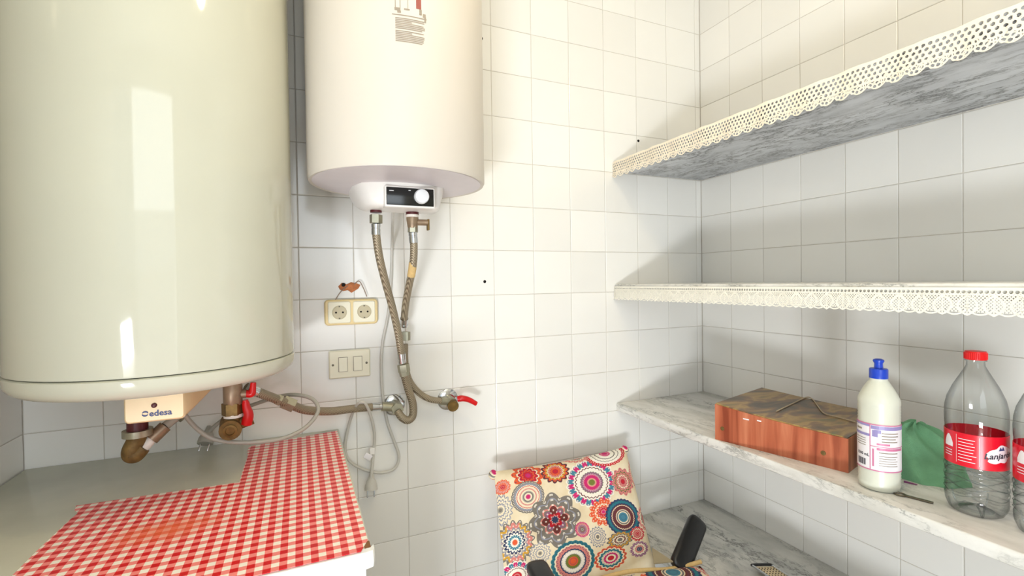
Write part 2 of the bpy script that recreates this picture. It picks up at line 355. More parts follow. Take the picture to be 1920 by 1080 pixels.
# screw holes left in the tiles, and the chipped hole above the sockets
for i, (x, y) in enumerate(((909, 528), (903, 72), (1197, 264))):
    p = ony(x, y, -0.0008); mb = MB(); mb.lathe([(0.0052, -0.0005), (0.0046, 0.0012), (0.0028, 0.0014)], 12, frame(p, (0,-1,0)))
    mb.build('screw_hole', M_DARKHOLE, wall_back)
hp = [ony(x, y, -0.0006) for x, y in ((634,537),(641,530),(650,533),(658,529),(668,531),(676,534),(672,541),(664,546),(659,549),(652,544),(643,546),(637,543))]
mb = MB(); mb.loft([[tuple(p) for p in hp], [tuple(p + Vector((0,-0.002,0)) + (Vector((sum(q.x for q in hp)/12, 0, sum(q.z for q in hp)/12))-Vector((p.x,0,p.z)))*0.25) for p in hp]])
chip = mb.build('chipped_plaster_hole', M_BRICK, wall_back)
p = ony(644, 534, -0.003); MB().lathe([(0.006, 0), (0.005, 0.0012), (0.003, 0.0015)], 10, frame(p, (0,-1,0))).build('drill_hole', M_DARKHOLE, chip)

# ------------------------------------------------------------------ marble shelves and low worktop
SX = -0.437; SY = -1.62
def slab(name, z0, z1, m_top, label, x0=SX, bev=0.004):
    t = thing(name, label, 'shelf' if 'shelf' in name else 'worktop', ((x0)/2, SY/2, z0))
    MB().box(x0, -0.001, SY, -0.001, z0, z1, b=bev).build('slab', m_top, t)
    return t
slab('marble_shelf', 1.708, 1.742, M_MARBLE_GREY, 'highest grey marble shelf, edged with cream ring lace, its underside showing')
slab('marble_shelf', 1.256, 1.287, M_MARBLE_WHITE, 'empty middle marble shelf at eye level edged with white leaf lace')
slab('marble_shelf', 0.808, 0.837, M_MARBLE_WHITE, 'bare-edged marble shelf carrying the brown box and the bottles')
wt = slab('marble_worktop', 0.352, 0.386, M_MARBLE, 'low grey marble worktop in the corner beside the patterned chair')
for y in (-0.35, -1.2):
    MB().box(SX+0.03, -0.002, y-0.03, y+0.03, FLOOR_Z, 0.352).build('support', M_WHITE_PAINT, wt, smooth=False)

# ------------------------------------------------------------------ lace edgings (threads are real ribbons)
def ring2d(mb, cy, cz, r, w, n=12, sy=1.0, pt=None):
    v = []; f = []
    for i in range(n):
        a = 2*PI*i/n
        v.append(pt(cy + sy*(r-w/2)*math.cos(a), cz + (r-w/2)*math.sin(a))); v.append(pt(cy + sy*(r+w/2)*math.cos(a), cz + (r+w/2)*math.sin(a)))
    for i in range(n):
        j = (i+1) % n; f.append((2*i, 2*j, 2*j+1, 2*i+1))
    mb.add(v, f)
def ribbon2d(mb, pts, w, pt):
    v = []; f = []
    for i, (a, b) in enumerate(pts):
        a0, b0 = pts[max(i-1, 0)]; a1, b1 = pts[min(i+1, len(pts)-1)]; d = math.hypot(a1-a0, b1-b0) or 1
        nx, nz = -(b1-b0)/d*w/2, (a1-a0)/d*w/2
        v += [pt(a+nx, b+nz), pt(a-nx, b-nz)]
    for i in range(len(pts)-1): f.append((2*i, 2*i+1, 2*i+3, 2*i+2))
    mb.add(v, f)
def finish_lace(mb, name, m, label):
    o = mb.build(name, m, fix=False, smooth=False); tag(o, label, 'lace')
    md = o.modifiers.new('thread_thickness', 'SOLIDIFY'); md.thickness = 0.0009; md.offset = 0.0
    return o
# upper edging: honeycomb of rings, larger eyelets, scalloped hem of small loops
mb = MB(); xl = SX - 0.0035
def pu(s, z): return (xl - 0.0015*math.sin(s*60) - 0.0025*max(0, (1.742-z)/0.07), -s, z)
ribbon2d(mb, [(0.002+0.01*i, 1.7425 + 0.0008*math.sin(i*0.9)) for i in range(160)], 0.006, pu)
for row, (z, r, w, st) in enumerate(((1.7350, 0.0058, 0.0037, 0.0105), (1.7260, 0.0060, 0.0036, 0.0105), (1.7170, 0.0060, 0.0038, 0.0105), (1.7080, 0.0060, 0.0036, 0.0105))):
    k = 0; s = 0.006 + (row % 2)*st/2
    while s < 1.60:
        big = (row == 1 and k % 3 == 0) or (row == 2 and k % 6 == 4); ring2d(mb, s, z, r*(1.15 if big else random.uniform(0.9, 1.02)), w*(0.62 if big else random.uniform(0.85, 1.2)), 10, 1.0, pu); s += st; k += 1
k = 0; s = 0.005
while s < 1.60:
    ph = (s % 0.034)/0.034; z = 1.7005 - 0.0105*math.sin(PI*ph)
    ring2d(mb, s, z, 0.0046, 0.0022, 9, 1.0, pu); ring2d(mb, s+0.004, z+0.0065, 0.0042, 0.002, 9, 1.0, pu); s += 0.0082
ribbon2d(mb, [(0.002+0.002*i, 1.6955 - 0.0105*math.sin(PI*((0.002*i) % 0.034)/0.034)) for i in range(800)], 0.002, pu)
finish_lace(mb, 'lace_edging', M_LACE, 'cream scalloped lace of small rings along the top shelf')
# middle edging: net ground with pointed leaf motifs, scalloped hem
mb = MB()
def pm(s, z): return (xl - 0.001*math.sin(s*45) - 0.004*max(0, (1.278-z)/0.05), -s, z)
per = 0.0355
def hem(s): return 1.2395 - 0.0085*abs(math.sin(PI*(s/per + 0.5)))
ribbon2d(mb, [(0.002+0.01*i, 1.2765) for i in range(160)], 0.005, pm)
ribbon2d(mb, [(0.002+0.01*i, 1.2665) for i in range(160)], 0.0018, pm)
s = 0.004
while s < 1.6:
    ring2d(mb, s, 1.2712, 0.0040, 0.0017, 8, 1.0, pm); s += 0.0078
step = 0.0052; n = int(1.6/step)
for i in range(n):
    for sg in (1, -1):
        s0 = i*step + 0.002; pts = []
        for q in range(8):
            z = 1.2665 - 0.0052*q; ss = s0 + sg*0.0046*q
            if z < hem(ss) or ss < 0.001 or ss > 1.6: break
            pts.append((ss, z))
        if len(pts) > 1: ribbon2d(mb, pts, 0.0015, pm)
ribbon2d(mb, [(0.002+0.002*i, hem(0.002+0.002*i)) for i in range(798)], 0.0028, pm)
s = per/2
while s < 1.58:
    leaf = []
    for q in range(17):
        t = q/16; leaf.append((s - 0.0135*math.sin(PI*t)**0.8*(1 if t < 1 else 0), 1.2640 - 0.0335*t))
    for q in range(17):
        t = 1-q/16; leaf.append((s + 0.0135*math.sin(PI*t)**0.8, 1.2640 - 0.0335*t))
    ribbon2d(mb, leaf, 0.0034, pm); ribbon2d(mb, [(s, 1.263), (s, 1.232)], 0.0018, pm)
    s += per
finish_lace(mb, 'lace_edging', M_LACE_W, 'white lace with pointed leaf motifs along the middle shelf')

# ------------------------------------------------------------------ large old water heater on the left
BX, BY, BR = -1.782, -0.280, 0.243
wh = thing('water_heater', 'large glossy cream water heater hung above the gingham-covered table', 'water heater', (BX, BY, 1.108))
MB().lathe([(BR-0.012, 1.150), (BR-0.001, 1.1505), (BR, 1.153), (BR, 2.40), (BR-0.02, 2.43), (0.1, 2.44)], 96, Matrix.Translation((BX, BY, 0))).build('casing', M_ENAMEL_OLD, wh)
MB().lathe([(0.10, 1.108), (BR-0.034, 1.1095), (BR-0.014, 1.114), (BR-0.004, 1.122), (BR+0.0005, 1.132), (BR+0.001, 1.1465), (BR-0.002, 1.1485), (BR-0.013, 1.1485)], 96, Matrix.Translation((BX, BY, 0))).build('bottom_cap', M_ENAMEL_OLD, wh)
MB().box(BX-0.12, BX+0.12, -0.045, -0.002, 2.0, 2.06, b=0.004).build('wall_bracket', M_WHITE_PAINT, wh)
fy, by = -0.415, -0.215
def rrect(x0, x1, z0, z1, r, y, n=4, top=False):
    pts = []
    for cx, cz, a0 in ((x1-r, z0+r, -PI/2), (x1-r, z1-r, 0), (x0+r, z1-r, PI/2), (x0+r, z0+r, PI)):
        for i in range(n+1):
            a = a0 + PI/2*i/n; pts.append((cx+r*math.cos(a), y, cz+r*math.sin(a)))
    return pts
mb = MB(); fxl, fxr, fz0, fz1 = -1.822, -1.728, 1.0505, 1.1095
mb.loft([rrect(fxl+0.003, fxr-0.003, fz0+0.003, fz1, 0.006, fy-0.001), rrect(fxl, fxr, fz0, fz1, 0.008, fy+0.003), rrect(fxl-0.008, fxr+0.008, fz0+0.006, fz1, 0.008, fy+0.05), rrect(fxl-0.03, fxr+0.045, fz0+0.043, fz1, 0.006, by)])
cov = mb.build('thermostat_cover', M_CREAM_PL, wh, angle=30)
p = ony(289, 760, fy-0.0012); MB().lathe([(0.0046, -0.001), (0.0046, 0.0012), (0.003, 0.0022)], 14, frame(p, (0,-1,0))).build('indicator_lamp', M_DKRED, cov)
MT = frame(ony(301, 774, fy-0.0016), (0,-1,0))
text_mb('edesa', 0.0155, MT, bold=0.0004).build('lettering', M_INK_BLUE, cov, smooth=False, fix=False)
mb = MB(); c0 = ony(272, 776, fy-0.0016)
for sg in (0, PI):
    v = []; 
    for i in range(13):
        a = sg + PI*0.92*i/12; wdt = 0.0028*math.sin(PI*(i+0.6)/13.2)
        for rr in (0.0042-wdt*0.6, 0.0042+wdt*0.6): v.append((c0.x + rr*math.cos(a)*1.05, c0.y, c0.z + rr*math.sin(a)*0.9))
    mb.add(v, [(2*i, 2*i+1, 2*i+3, 2*i+2) for i in range(12)])
mb.build('swirl_mark', M_INK_BLUE, cov, smooth=False, fix=False)
# hot outlet: dark red sleeve, brass elbow, white tape, fittings running back up behind the cover
YE = -0.27
hb = [ony(258, 792, YE), ony(258, 806, YE)]
pipe = thing('elbow_pipe', 'tarnished brass elbow pipe with white tape under the cream heater cover', 'pipe', (hb[1].x, YE, 0.935))
MB().cyl((hb[0].x, YE, 1.1075), hb[1], 0.0185, 20).build('red_sleeve', M_DKRED, pipe)
MB().cyl(hb[1] + Vector((0,0,0.001)), hb[1] - Vector((0,0,0.012)), 0.0265, 24).build('collar', M_NICKEL, pipe)
el = spline([hb[1]-Vector((0,0,0.006)), ony(255, 826, YE), ony(247, 843, YE-0.004), ony(247, 852, YE-0.004), ony(256, 851, YE-0.004), ony(270, 839, YE-0.002)], 8)
MB().tube(el, lambda t: 0.0170 if t < 0.75 else 0.0170-0.004*(t-0.75)*4, 18).build('elbow', M_BRASS_DARK, pipe)
a, b2, c2, d2, e2 = ony(262, 847, YE), ony(284, 824, YE+0.01), ony(310, 799, YE+0.02), ony(335, 778, YE+0.035), ony(352, 762, YE+0.05)
MB().cyl(a, b2, 0.0105, 18).build('taped_section', M_TAPE, pipe)
MB().cyl(b2, c2, 0.0135, 18).build('fitting', M_COPPER, pipe)
MB().cyl(c2, d2, 0.0095, 18).build('grey_section', M_GREY_CABLE, pipe)
MB().cyl(d2 - (e2-d2)*0.25, d2 + (e2-d2)*0.3, 0.0165, 6).build('hex_nut', M_NICKEL, pipe, smooth=False)
MB().cyl(d2, Vector((e2.x, e2.y+0.01, min(e2.z+0.05, 1.094))), 0.0095, 16).build('riser', M_BRASS, pipe)
# safety valve of the large heater with two red levers
YV = -0.25; vx = ony(437, 760, YV).x
zt = 1.1075
sv = thing('safety_valve', 'brass safety valve with two red levers under the large heater', 'valve', (vx, YV, 0.965))
MB().lathe([(0.017, 1.030), (0.0195, 1.034), (0.0195, 1.075), (0.016, 1.082), (0.016, zt)], 20, Matrix.Translation((vx, YV, 0))).build('inlet_body', M_COPPER, sv)
MB().lathe([(0.022, 1.010), (0.022, 1.036)], 6, Matrix.Translation((vx-0.001, YV, 0))).build('hex_nut', M_BRASS, sv, smooth=False)
MB().lathe([(0.0195, 1.004), (0.0195, 1.011)], 20, Matrix.Translation((vx, YV, 0))).build('white_washer', M_TAPE, sv)
MB().lathe([(0.012, 0.975), (0.015, 0.980), (0.015, 1.005)], 18, Matrix.Translation((vx, YV, 0))).build('neck', M_BRASS, sv)
q = ony(434, 800, YV)
mb = MB(); mb.cyl(q + Vector((-0.004, 0.03, 0.004)), q + Vector((0.0, -0.022, -0.003)), 0.0225, 22); mb.cyl(q + Vector((0,0,0.0)), q + Vector((0.042, 0.004, 0.012)), 0.013, 16)
vb = mb.build('ball_body', M_BRASS_DARK, sv)
MB().lathe([(0.014, 0), (0.014, 0.004), (0.0095, 0.0045), (0.0085, 0.0015)], 20, frame(q + Vector((0.0, -0.0215, -0.003)), (0.0,-1,-0.1))).build('outlet_mouth', M_BRASS, vb)
lv = [ony(462, 794, YV-0.004), ony(466, 778, YV-0.008), ony(462, 764, YV-0.008), ony(460, 750, YV-0.008)]
MB().tube(spline(lv, 6), lambda t: 0.0125 - 0.0055*t if t < 0.9 else 0.006, 14).build('red_lever', M_RED, sv)
lv = [ony(462, 738, YV), ony(472, 738, YV-0.004), ony(474, 728, YV-0.004), ony(475, 717, YV-0.004)]
MB().tube(spline(lv, 6), lambda t: 0.009 - 0.003*t, 14).build('red_lever', M_RED, sv)
MB().cyl((vx, YV, 1.055), ony(462, 738, YV), 0.010, 16).build('side_branch', M_COPPER, sv)

# ------------------------------------------------------------------ small water heater in the middle
SXc, SYc, SR = -1.2855, -0.247, 0.2195; ZB = 1.553
sh = thing('water_heater', 'smaller white water heater with black control panel on the tiled wall', 'water heater', (SXc, SYc, 1.47))
TM = Matrix.Translation((SXc, SYc, 0))
MB().lathe([(SR-0.010, ZB+0.002), (SR-0.003, ZB), (SR, ZB+0.006), (SR, 2.33), (SR-0.02, 2.36), (0.08, 2.37)], 96, TM).build('casing', M_ENAMEL, sh)
MB().lathe([(SR-0.0105, ZB+0.001), (SR-0.013, ZB+0.007), (SR-0.06, ZB+0.0045), (0.02, ZB+0.003)], 80, TM).build('bottom_plate', M_UNDER, sh)
MB().box(SXc-0.1, SXc+0.1, -0.04, -0.002, 2.05, 2.10, b=0.003).build('wall_bracket', M_WHITE_PAINT, sh)
# control housing: wide at the heater, tapering below, bowed front
def outline(xa, xb, yf, yb, z, bow, n=14):
    pts = []
    for i in range(n+1):
        t = i/n; x = xa + (xb-xa)*t; e = abs(2*t-1)
        pts.append((x, yf + bow*e**2 + (yb-yf-bow)*max(0, (e-0.86)/0.14)**2*0.35, z))
    pts += [(xb, yb, z), (xa, yb, z)]
    return pts
HX0, HX1 = -1.398, -1.152
mb = MB(); mb.loft([outline(HX0, HX1, -0.283, -0.10, ZB+0.006, 0.045), outline(HX0+0.004, HX1-0.004, -0.284, -0.10, ZB-0.012, 0.042), outline(HX0+0.014, HX1-0.012, -0.283, -0.105, ZB-0.034, 0.036),
                    outline(HX0+0.026, HX1-0.020, -0.280, -0.15, ZB-0.052, 0.03), outline(HX0+0.034, HX1-0.026, -0.273, -0.17, ZB-0.0585, 0.028), outline(HX0+0.06, HX1-0.05, -0.25, -0.18, ZB-0.060, 0.02)])
hs = mb.build('control_housing', M_WHITE_PL, sh, angle=55)
py = -0.2885
pa, pb = ony(724, 350, py), ony(813, 388, py)
pc = (pa+pb)/2; pw, ph_ = pb.x-pa.x, pa.z-pb.z
MB().box(pc.x-pw/2-0.004, pc.x+pw/2+0.004, py-0.001, py+0.03, pc.z-ph_/2-0.005, pc.z+ph_/2+0.004, b=0.003).build('panel_surround', M_WHITE_PL, hs)
pn = MB().box(pc.x-pw/2, pc.x+pw/2, py-0.003, py+0.004, pc.z-ph_/2, pc.z+ph_/2, b=0.0014).build('black_panel', M_BLACK, hs)
kc = ony(790, 369, py-0.004)
MB().lathe([(0.0185, -0.002), (0.0185, 0.008), (0.0165, 0.0125), (0.010, 0.014)], 32, frame(kc, (0,-1,0))).build('knob', M_KNOB, hs)
mb = MB()
for (x, y, w) in ((734, 357, 8), (768, 357, 4), (780, 387, 5), (800, 388, 4)):
    a = ony(x, y, py-0.0034); mb.box(a.x-w*0.0007, a.x+w*0.0007, a.y-0.0001, a.y, a.z-0.0008, a.z+0.0008)
mb.build('panel_print', M_KNOB, hs, smooth=False)
NY = -0.20
n1 = ony(705, 393, NY); n2 = ony(773, 398, NY)
MB().lathe([(0.0150, n1.z-0.008), (0.0150, n1.z-0.0005), (0.0175, n1.z), (0.0175, ZB-0.01)], 20, Matrix.Translation((n1.x, NY, 0))).build('outlet_sleeve', M_DKRED, sh)
MB().lathe([(0.0172, n2.z-0.007), (0.0172, ZB-0.01)], 20, Matrix.Translation((n2.x, NY, 0))).build('inlet_sleeve', M_DKRED, sh)
# printed instructions sticker on the casing (prints wrap around the drum)
def wrap_s(px, py_):
    """pixel on the drum's front -> drum angle and height"""
    d = ray(px, py_); o = Vector((CAM.x-SXc, CAM.y-SYc)); dd = Vector((d.x, d.y)); A = dd.dot(dd); B = o.dot(dd); Cc = o.dot(o)-SR*SR
    t = (-B - math.sqrt(B*B-A*Cc))/A; p = CAM + d*t; return math.atan2(p.y-SYc, p.x-SXc), p.z
def drum(a, z, e=0.0007): return (SXc+(SR+e)*math.cos(a), SYc+(SR+e)*math.sin(a), z)
def drum_strip(mb, a0, a1, z0, z1, e=0.0007, n=6):
    mb.add([drum(a0+(a1-a0)*i/n, z, e) for i in range(n+1) for z in (z0, z1)], [(2*i, 2*i+2, 2*i+3, 2*i+1) for i in range(n)])
aL, zT = wrap_s(741, 33); aR, zB_ = wrap_s(797, 74)
mb = MB()
rng = random.Random(3)
for blk, (y0, y1, nl) in enumerate(((33, 52, 7), (57, 76, 7))):
    za = wrap_s(741, y0)[1]; zb = wrap_s(741, y1)[1]
    for i in range(nl):
        z = za + (zb-za)*i/(nl-1); w = rng.choice((1.0, 0.98, 0.55, 0.95)) if i < nl-1 else 0.9
        drum_strip(mb, aL, aL+(aR-aL)*w, z-0.0008, z+0.0011)
stk = mb.build('sticker_text', M_INK_SOFT, sh, smooth=False, fix=False)
mb = MB(); z = wrap_s(741, 27)[1]; drum_strip(mb, aL-0.03, aR+0.02, z-0.0008, z+0.0011)
z0 = wrap_s(745, 14)[1]; z1 = z0+0.09
for off in (0.0, 0.045): drum_strip(mb, aL+off, aL+off+0.006, z0, z1, n=1)
drum_strip(mb, aL-0.005, aL+0.05, z0-0.006, z0, n=2); drum_strip(mb, aL+0.02, aL+0.055, z0-0.011, z0-0.006, n=2)
drum_strip(mb, aL+0.085, aL+0.14, z0-0.003, z0, n=2); drum_strip(mb, aL+0.12, aL+0.124, z0, z1, n=1)
drum_strip(mb, aR-0.055, aR-0.03, z0-0.008, z0+0.004, n=1)
drum_strip(mb, aR-0.02, aR+0.01, z0-0.012, z0-0.004, n=1); drum_strip(mb, aR-0.005, aR+0.012, z0-0.022, z0-0.010, n=1)
mb.build('sticker_diagram', M_INK_SOFT, sh, smooth=False, fix=False)
mb = MB(); drum_strip(mb, aR-0.085, aR-0.035, z0+0.004, z1, n=2); mb.build('sticker_red_block', M_INK_RED, sh, smooth=False, fix=False)

# ------------------------------------------------------------------ inlet safety valve with side lever
iv = thing('inlet_valve', 'brass inlet valve with small side lever under the control panel', 'valve', (n2.x, NY, n2.z-0.06))
zv = n2.z - 0.007
MB().lathe([(0.0165, zv-0.007), (0.0165, zv)], 20, Matrix.Translation((n2.x, NY, 0))).build('white_ring', M_TAPE, iv)
MB().lathe([(0.0125, zv-0.036), (0.0135, zv-0.032), (0.0165, zv-0.012), (0.0165, zv-0.0072)], 20, Matrix.Translation((n2.x, NY, 0))).build('valve_body', M_COPPER, iv)
MB().cyl((n2.x, NY, zv-0.020), (n2.x+0.041, NY-0.004, zv-0.020), 0.0085, 16).build('side_arm', M_COPPER, iv)
MB().box(n2.x+0.039, n2.x+0.0445, NY-0.012, NY+0.004, zv-0.041, zv-0.011, b=0.0015).build('lever', M_BRASS_DARK, iv)

# ------------------------------------------------------------------ braided hoses
def hose(name, label, pts, r=0.0105, nuts=(), ferrules=True, loc=None):
    P = spline([ony(x, y, Y) for x, y, Y in pts], 10)
    lo = min(P, key=lambda p: p.z); t = thing(name, label, 'hose', lo if loc is None else loc, 'braided water hoses')
    MB().tube(P, r, 14).build('braid', M_BRAID, t)
    if ferrules:
        for a, b in ((0, 3), (-1, -4)):
            d = (P[b]-P[a]).normalized(); e = P[a] + d*0.028
            mb = MB(); mb.tube([P[a], P[a]+d*0.008, P[a]+d*0.0085, P[a]+d*0.012, P[a]+d*0.0125, P[a]+d*0.026, e], lambda t: 0.0122 if t < 0.3 or t > 0.6 else 0.0116, 16); mb.build('crimp_ferrule', M_CHROME, t)
    for (x, y, Y, dx, dy, L, rr) in nuts:
        p = ony(x, y, Y); q = ony(x+dx, y+dy, Y); d = (q-p).normalized()
        MB().cyl(p - d*L/2, p + d*L/2, rr, 6).build('hex_nut', M_NICKEL, t, smooth=False)
    return t
h1 = hose('braided_hose', 'long braided hose from the heater outlet down to a coupling nut', [(705, 420, -.200), (706, 445, -.196), (712, 485, -.18), (723, 530, -.155), (736, 578, -.125), (746, 622, -.10), (752, 660, -.086), (754, 680, -.082)],
          nuts=((705, 411, -.20, 0, 1, 0.022, 0.0165), (757, 690, -.080, 1, 6, 0.022, 0.0175)))
h2 = hose('braided_hose', 'shorter braided hose with yellow band below the inlet valve', [(774, 436, -.200), (776, 465, -.196), (774, 500, -.18), (766, 540, -.14), (760, 575, -.10), (757, 610, -.055)],
          nuts=((774, 429, -.20, 0, 1, 0.020, 0.0135), (760, 630, -.042, 0, 1, 0.026, 0.0150)))
P = [ony(774.6, 492, -.184), ony(773.2, 503, -.178), ony(771, 517, -.165)]
MB().tube(P, 0.0112, 14).build('yellow_band', M_PIPING, h2)
h3 = hose('braided_hose', 'braided hose crossing the wall from large heater to the round-flanged tee', [(462, 727, -.235), (490, 738, -.215), (520, 749, -.18), (548, 760, -.15), (575, 769, -.12), (620, 771, -.085), (665, 766, -.06), (714, 762, -.042)],
          r=0.0112, nuts=((541, 757, -.157, 6, 2.5, 0.030, 0.0185), (523, 750, -.177, 6, 2.5, 0.012, 0.0145)))
h4 = hose('braided_hose', 'short U-bent braided hose looping up into the round-flanged tee', [(757, 698, -.078), (765, 728, -.075), (774, 757, -.072), (774, 779, -.072), (765, 788, -.072), (754, 783, -.07), (745, 771, -.06)], r=0.0115, ferrules=False,
          nuts=((758, 700, -.078, 2, 8, 0.014, 0.0145),))
h5 = hose('braided_hose', 'braided hose curving behind the coupling to the red-levered stop valve', [(759, 645, -.040), (760, 682, -.040), (767, 712, -.040), (784, 735, -.042), (805, 748, -.045), (828, 752, -.045)], r=0.0098, ferrules=False)

# wall tee with round flange, and the stop valve
def flange(mb, p, r): mb.lathe([(r, 0.0), (r, 0.003), (r*0.86, 0.007), (r*0.5, 0.010)], 28, frame((p.x, 0.0, p.z), (0,-1,0)))
p = ony(740, 760, -.012); t = thing('wall_tee', 'greenish nickel tee on a round wall flange joining two hoses', 'valve', (p.x, -0.03, p.z-0.03))
mb = MB(); flange(mb, p, 0.033); mb.build('flange', M_CHROME, t)
MB().cyl((p.x, -0.008, p.z), (p.x, -0.062, p.z), 0.0185, 6).build('tee_body', M_NICKEL, t, smooth=False)
q = ony(716, 762, -.042); MB().cyl(q, (p.x, -0.042, p.z), 0.0135, 16).build('side_branch', M_NICKEL, t)
p = ony(841, 750, -.012); t = thing('stop_valve', 'stop valve with a single red lever on a round wall flange', 'valve', (p.x, -0.03, p.z-0.03))
mb = MB(); flange(mb, p, 0.034); mb.build('flange', M_CHROME, t)
MB().cyl((p.x, -0.008, p.z), (p.x, -0.05, p.z-0.001), 0.0165, 20).build('valve_body', M_NICKEL, t)
q = ony(850, 762, -.06); MB().cyl((p.x+0.003, -0.03, p.z-0.004), q, 0.0175, 20).build('brass_cap', M_BRASS, t)
MB().cyl(ony(826, 752, -.045), (p.x, -0.040, p.z), 0.0125, 14).build('inlet', M_NICKEL, t)
lv = spline([ony(858, 748, -.05), ony(868, 747, -.056), ony(880, 750, -.058), ony(893, 757, -.058)], 6)
MB().tube(lv, lambda t: 0.0095 if t < 0.15 else (0.0105 - 0.003*t), 12).build('red_lever', M_RED, t)

# ------------------------------------------------------------------ electric cables and plugs
def plug(t, c, dirv, mat_):
    d = Vector(dirv).normalized(); x = d.orthogonal().normalized()
    M = frame(c, d, (1, 0, 0.1))
    b = MB().lathe([(0.006, -0.032), (0.0085, -0.020), (0.0135, -0.012), (0.0175, 0.0), (0.0185, 0.010), (0.0180, 0.014)], 22, M).build('plug', mat_, t)
    for s in (-1, 1):
        MB().lathe([(0.0024, 0.010), (0.0024, 0.031), (0.0015, 0.033)], 10, M @ Matrix.Translation((s*0.0095, 0, 0))).build('pin', M_CHROME, b)
    return b
pts = [(340, 766, -.25), (352, 785, -.24), (372, 806, -.235), (398, 822, -.235), (435, 829, -.235), (480, 829, -.23), (530, 822, -.22), (572, 802, -.20), (596, 772, -.18), (588, 750, -.16), (562, 741, -.14), (530, 742, -.11), (480, 757, -.08), (435, 776, -.06), (405, 797, -.052), (391, 812, -.05)]
P = spline([ony(*q) for q in pts], 10)
cb = thing('power_cable', 'grey power cable looping under the large heater, plug hanging by the wall', 'cable', ony(480, 829, -.23))
MB().tube(P, 0.0050, 10).build('cord', M_GREY_CABLE, cb)
plug(cb, ony(387, 822, -.052), (-0.15, -0.55, -0.8), M_GREY_CABLE)
pts = [(737, 396, -.17), (736, 425, -.09), (735, 460, -.012), (733, 520, -.008), (728, 585, -.008), (717, 645, -.008), (715, 695, -.009), (718, 745, -.012), (726, 790, -.010), (738, 825, -.009), (748, 855, -.010), (741, 877, -.012), (720, 886, -.012), (695, 884, -.012), (670, 875, -.012), (652, 860, -.012), (647, 838, -.014), (652, 805, -.02), (661, 775, -.04), (671, 757, -.078), (684, 756, -.080), (695, 780, -.06), (702, 815, -.035), (700, 850, -.026), (697, 884, -.028), (696, 896, -.03)]
P = spline([ony(*q) for q in pts], 10)
cb = thing('power_cable', 'pale cable running down the tiles from the small heater to a dangling plug', 'cable', ony(696, 925, -.03))
MB().tube(P, 0.0043, 10).build('cord', M_CLEAR_CABLE, cb)
pl = plug(cb, ony(696, 910, -.031), (-0.1, -0.35, -0.93), M_CLEAR_CABLE)
mb = MB(); a = ony(699, 846, -.032); mb.box(a.x-0.009, a.x+0.006, a.y-0.002, a.y+0.010, a.z-0.010, a.z+0.010, b=0.002)
mb.build('cable_clip', M_WHITE_PL, cb)
b = ony(690, 856, -.034); MB().box(-0.0115, 0.0115, -0.0012, 0.0012, -0.008, 0.008, Matrix.Translation(b) @ Matrix.Rotation(0.6, 4, 'Y'), b=0.0008).build('paper_tag', M_LABEL_W, cb)

# ------------------------------------------------------------------ sockets and switches
so = thing('double_socket', 'yellowed double power socket below the chipped hole in the tiles', 'socket', (-1.384, 0, 1.174))
def rplate(mb, x0, x1, z0, z1, r, y0, y1, e=0.003):
    mb.loft([rrect(x0, x1, z0, z1, r, y0, 6), rrect(x0, x1, z0, z1, r, y1+e, 6), rrect(x0+e, x1-e, z0+e, z1-e, max(r-e, 0.001), y1, 6)])
sA, sB = ony(608, 561, -.014), ony(709, 608, -.014)
x0, x1, zc = sA.x, sB.x, (ony(659, 585, -.014)).z
mb = MB(); rplate(mb, x0, x1, zc-0.0375, zc+0.0375, 0.011, -0.001, -0.013); fr = mb.build('frame', M_YELLOWED, so, angle=35)
for i in (0, 1):
    cx = x0 + (x1-x0)*(0.27 + 0.465*i); h = 0.0315
    mb = MB(); rplate(mb, cx-h, cx+h, zc-h, zc+h, 0.006, -0.012, -0.0165, 0.002); pt_ = mb.build('socket_plate', M_IVORY, so, angle=35)
    MB().lathe([(0.0205, 0.0155), (0.0205, 0.0175), (0.0190, 0.0175), (0.0182, 0.0168), (0.010, 0.0168)], 28, frame((cx, 0, zc), (0,-1,0))).build('socket_well', M_WELL, pt_)
    for s in (-1, 1):
        MB().lathe([(0.0028, 0.0165), (0.0028, 0.0172)], 10, frame((cx+s*0.0095, 0, zc), (0,-1,0))).build('pin_hole', M_DARKHOLE, pt_)
        MB().box(cx-0.0022, cx+0.0022, -0.0176, -0.0160, zc+s*0.0175-0.002, zc+s*0.0175+0.002).build('earth_clip', M_OLDMETAL, pt_, smooth=False)
sw = thing('double_switch', 'ivory double light switch plate under the power socket', 'switch', (-1.392, 0, 1.02))
sA, sB = ony(616.5, 684, -.01), ony(694.5, 681, -.01); zc = (sA.z+sB.z)/2; x0, x1 = sA.x, sB.x
mb = MB(); rplate(mb, x0, x1, zc-0.041, zc+0.041, 0.004, -0.001, -0.0095, 0.0035); mb.build('plate', M_IVORY, sw, angle=35)
for cx in (x0+(x1-x0)*0.335, x0+(x1-x0)*0.69):
    MB().box(cx-0.0130, cx+0.0130, -0.0102, -0.006, zc-0.0215, zc+0.0215).build('rocker_frame', M_INK_SOFT, sw, smooth=False)
    r_ = MB(); r_.loft([[(cx-0.0115, -0.0100, zc-0.020), (cx-0.0115, -0.0150, zc-0.020), (cx-0.0115, -0.0125, zc), (cx-0.0115, -0.0108, zc+0.020), (cx-0.0115, -0.0095, zc+0.020)],
                        [(cx+0.0115, -0.0100, zc-0.020), (cx+0.0115, -0.0150, zc-0.020), (cx+0.0115, -0.0125, zc), (cx+0.0115, -0.0108, zc+0.020), (cx+0.0115, -0.0095, zc+0.020)]])
    r_.build('rocker', M_IVORY, sw, smooth=False)
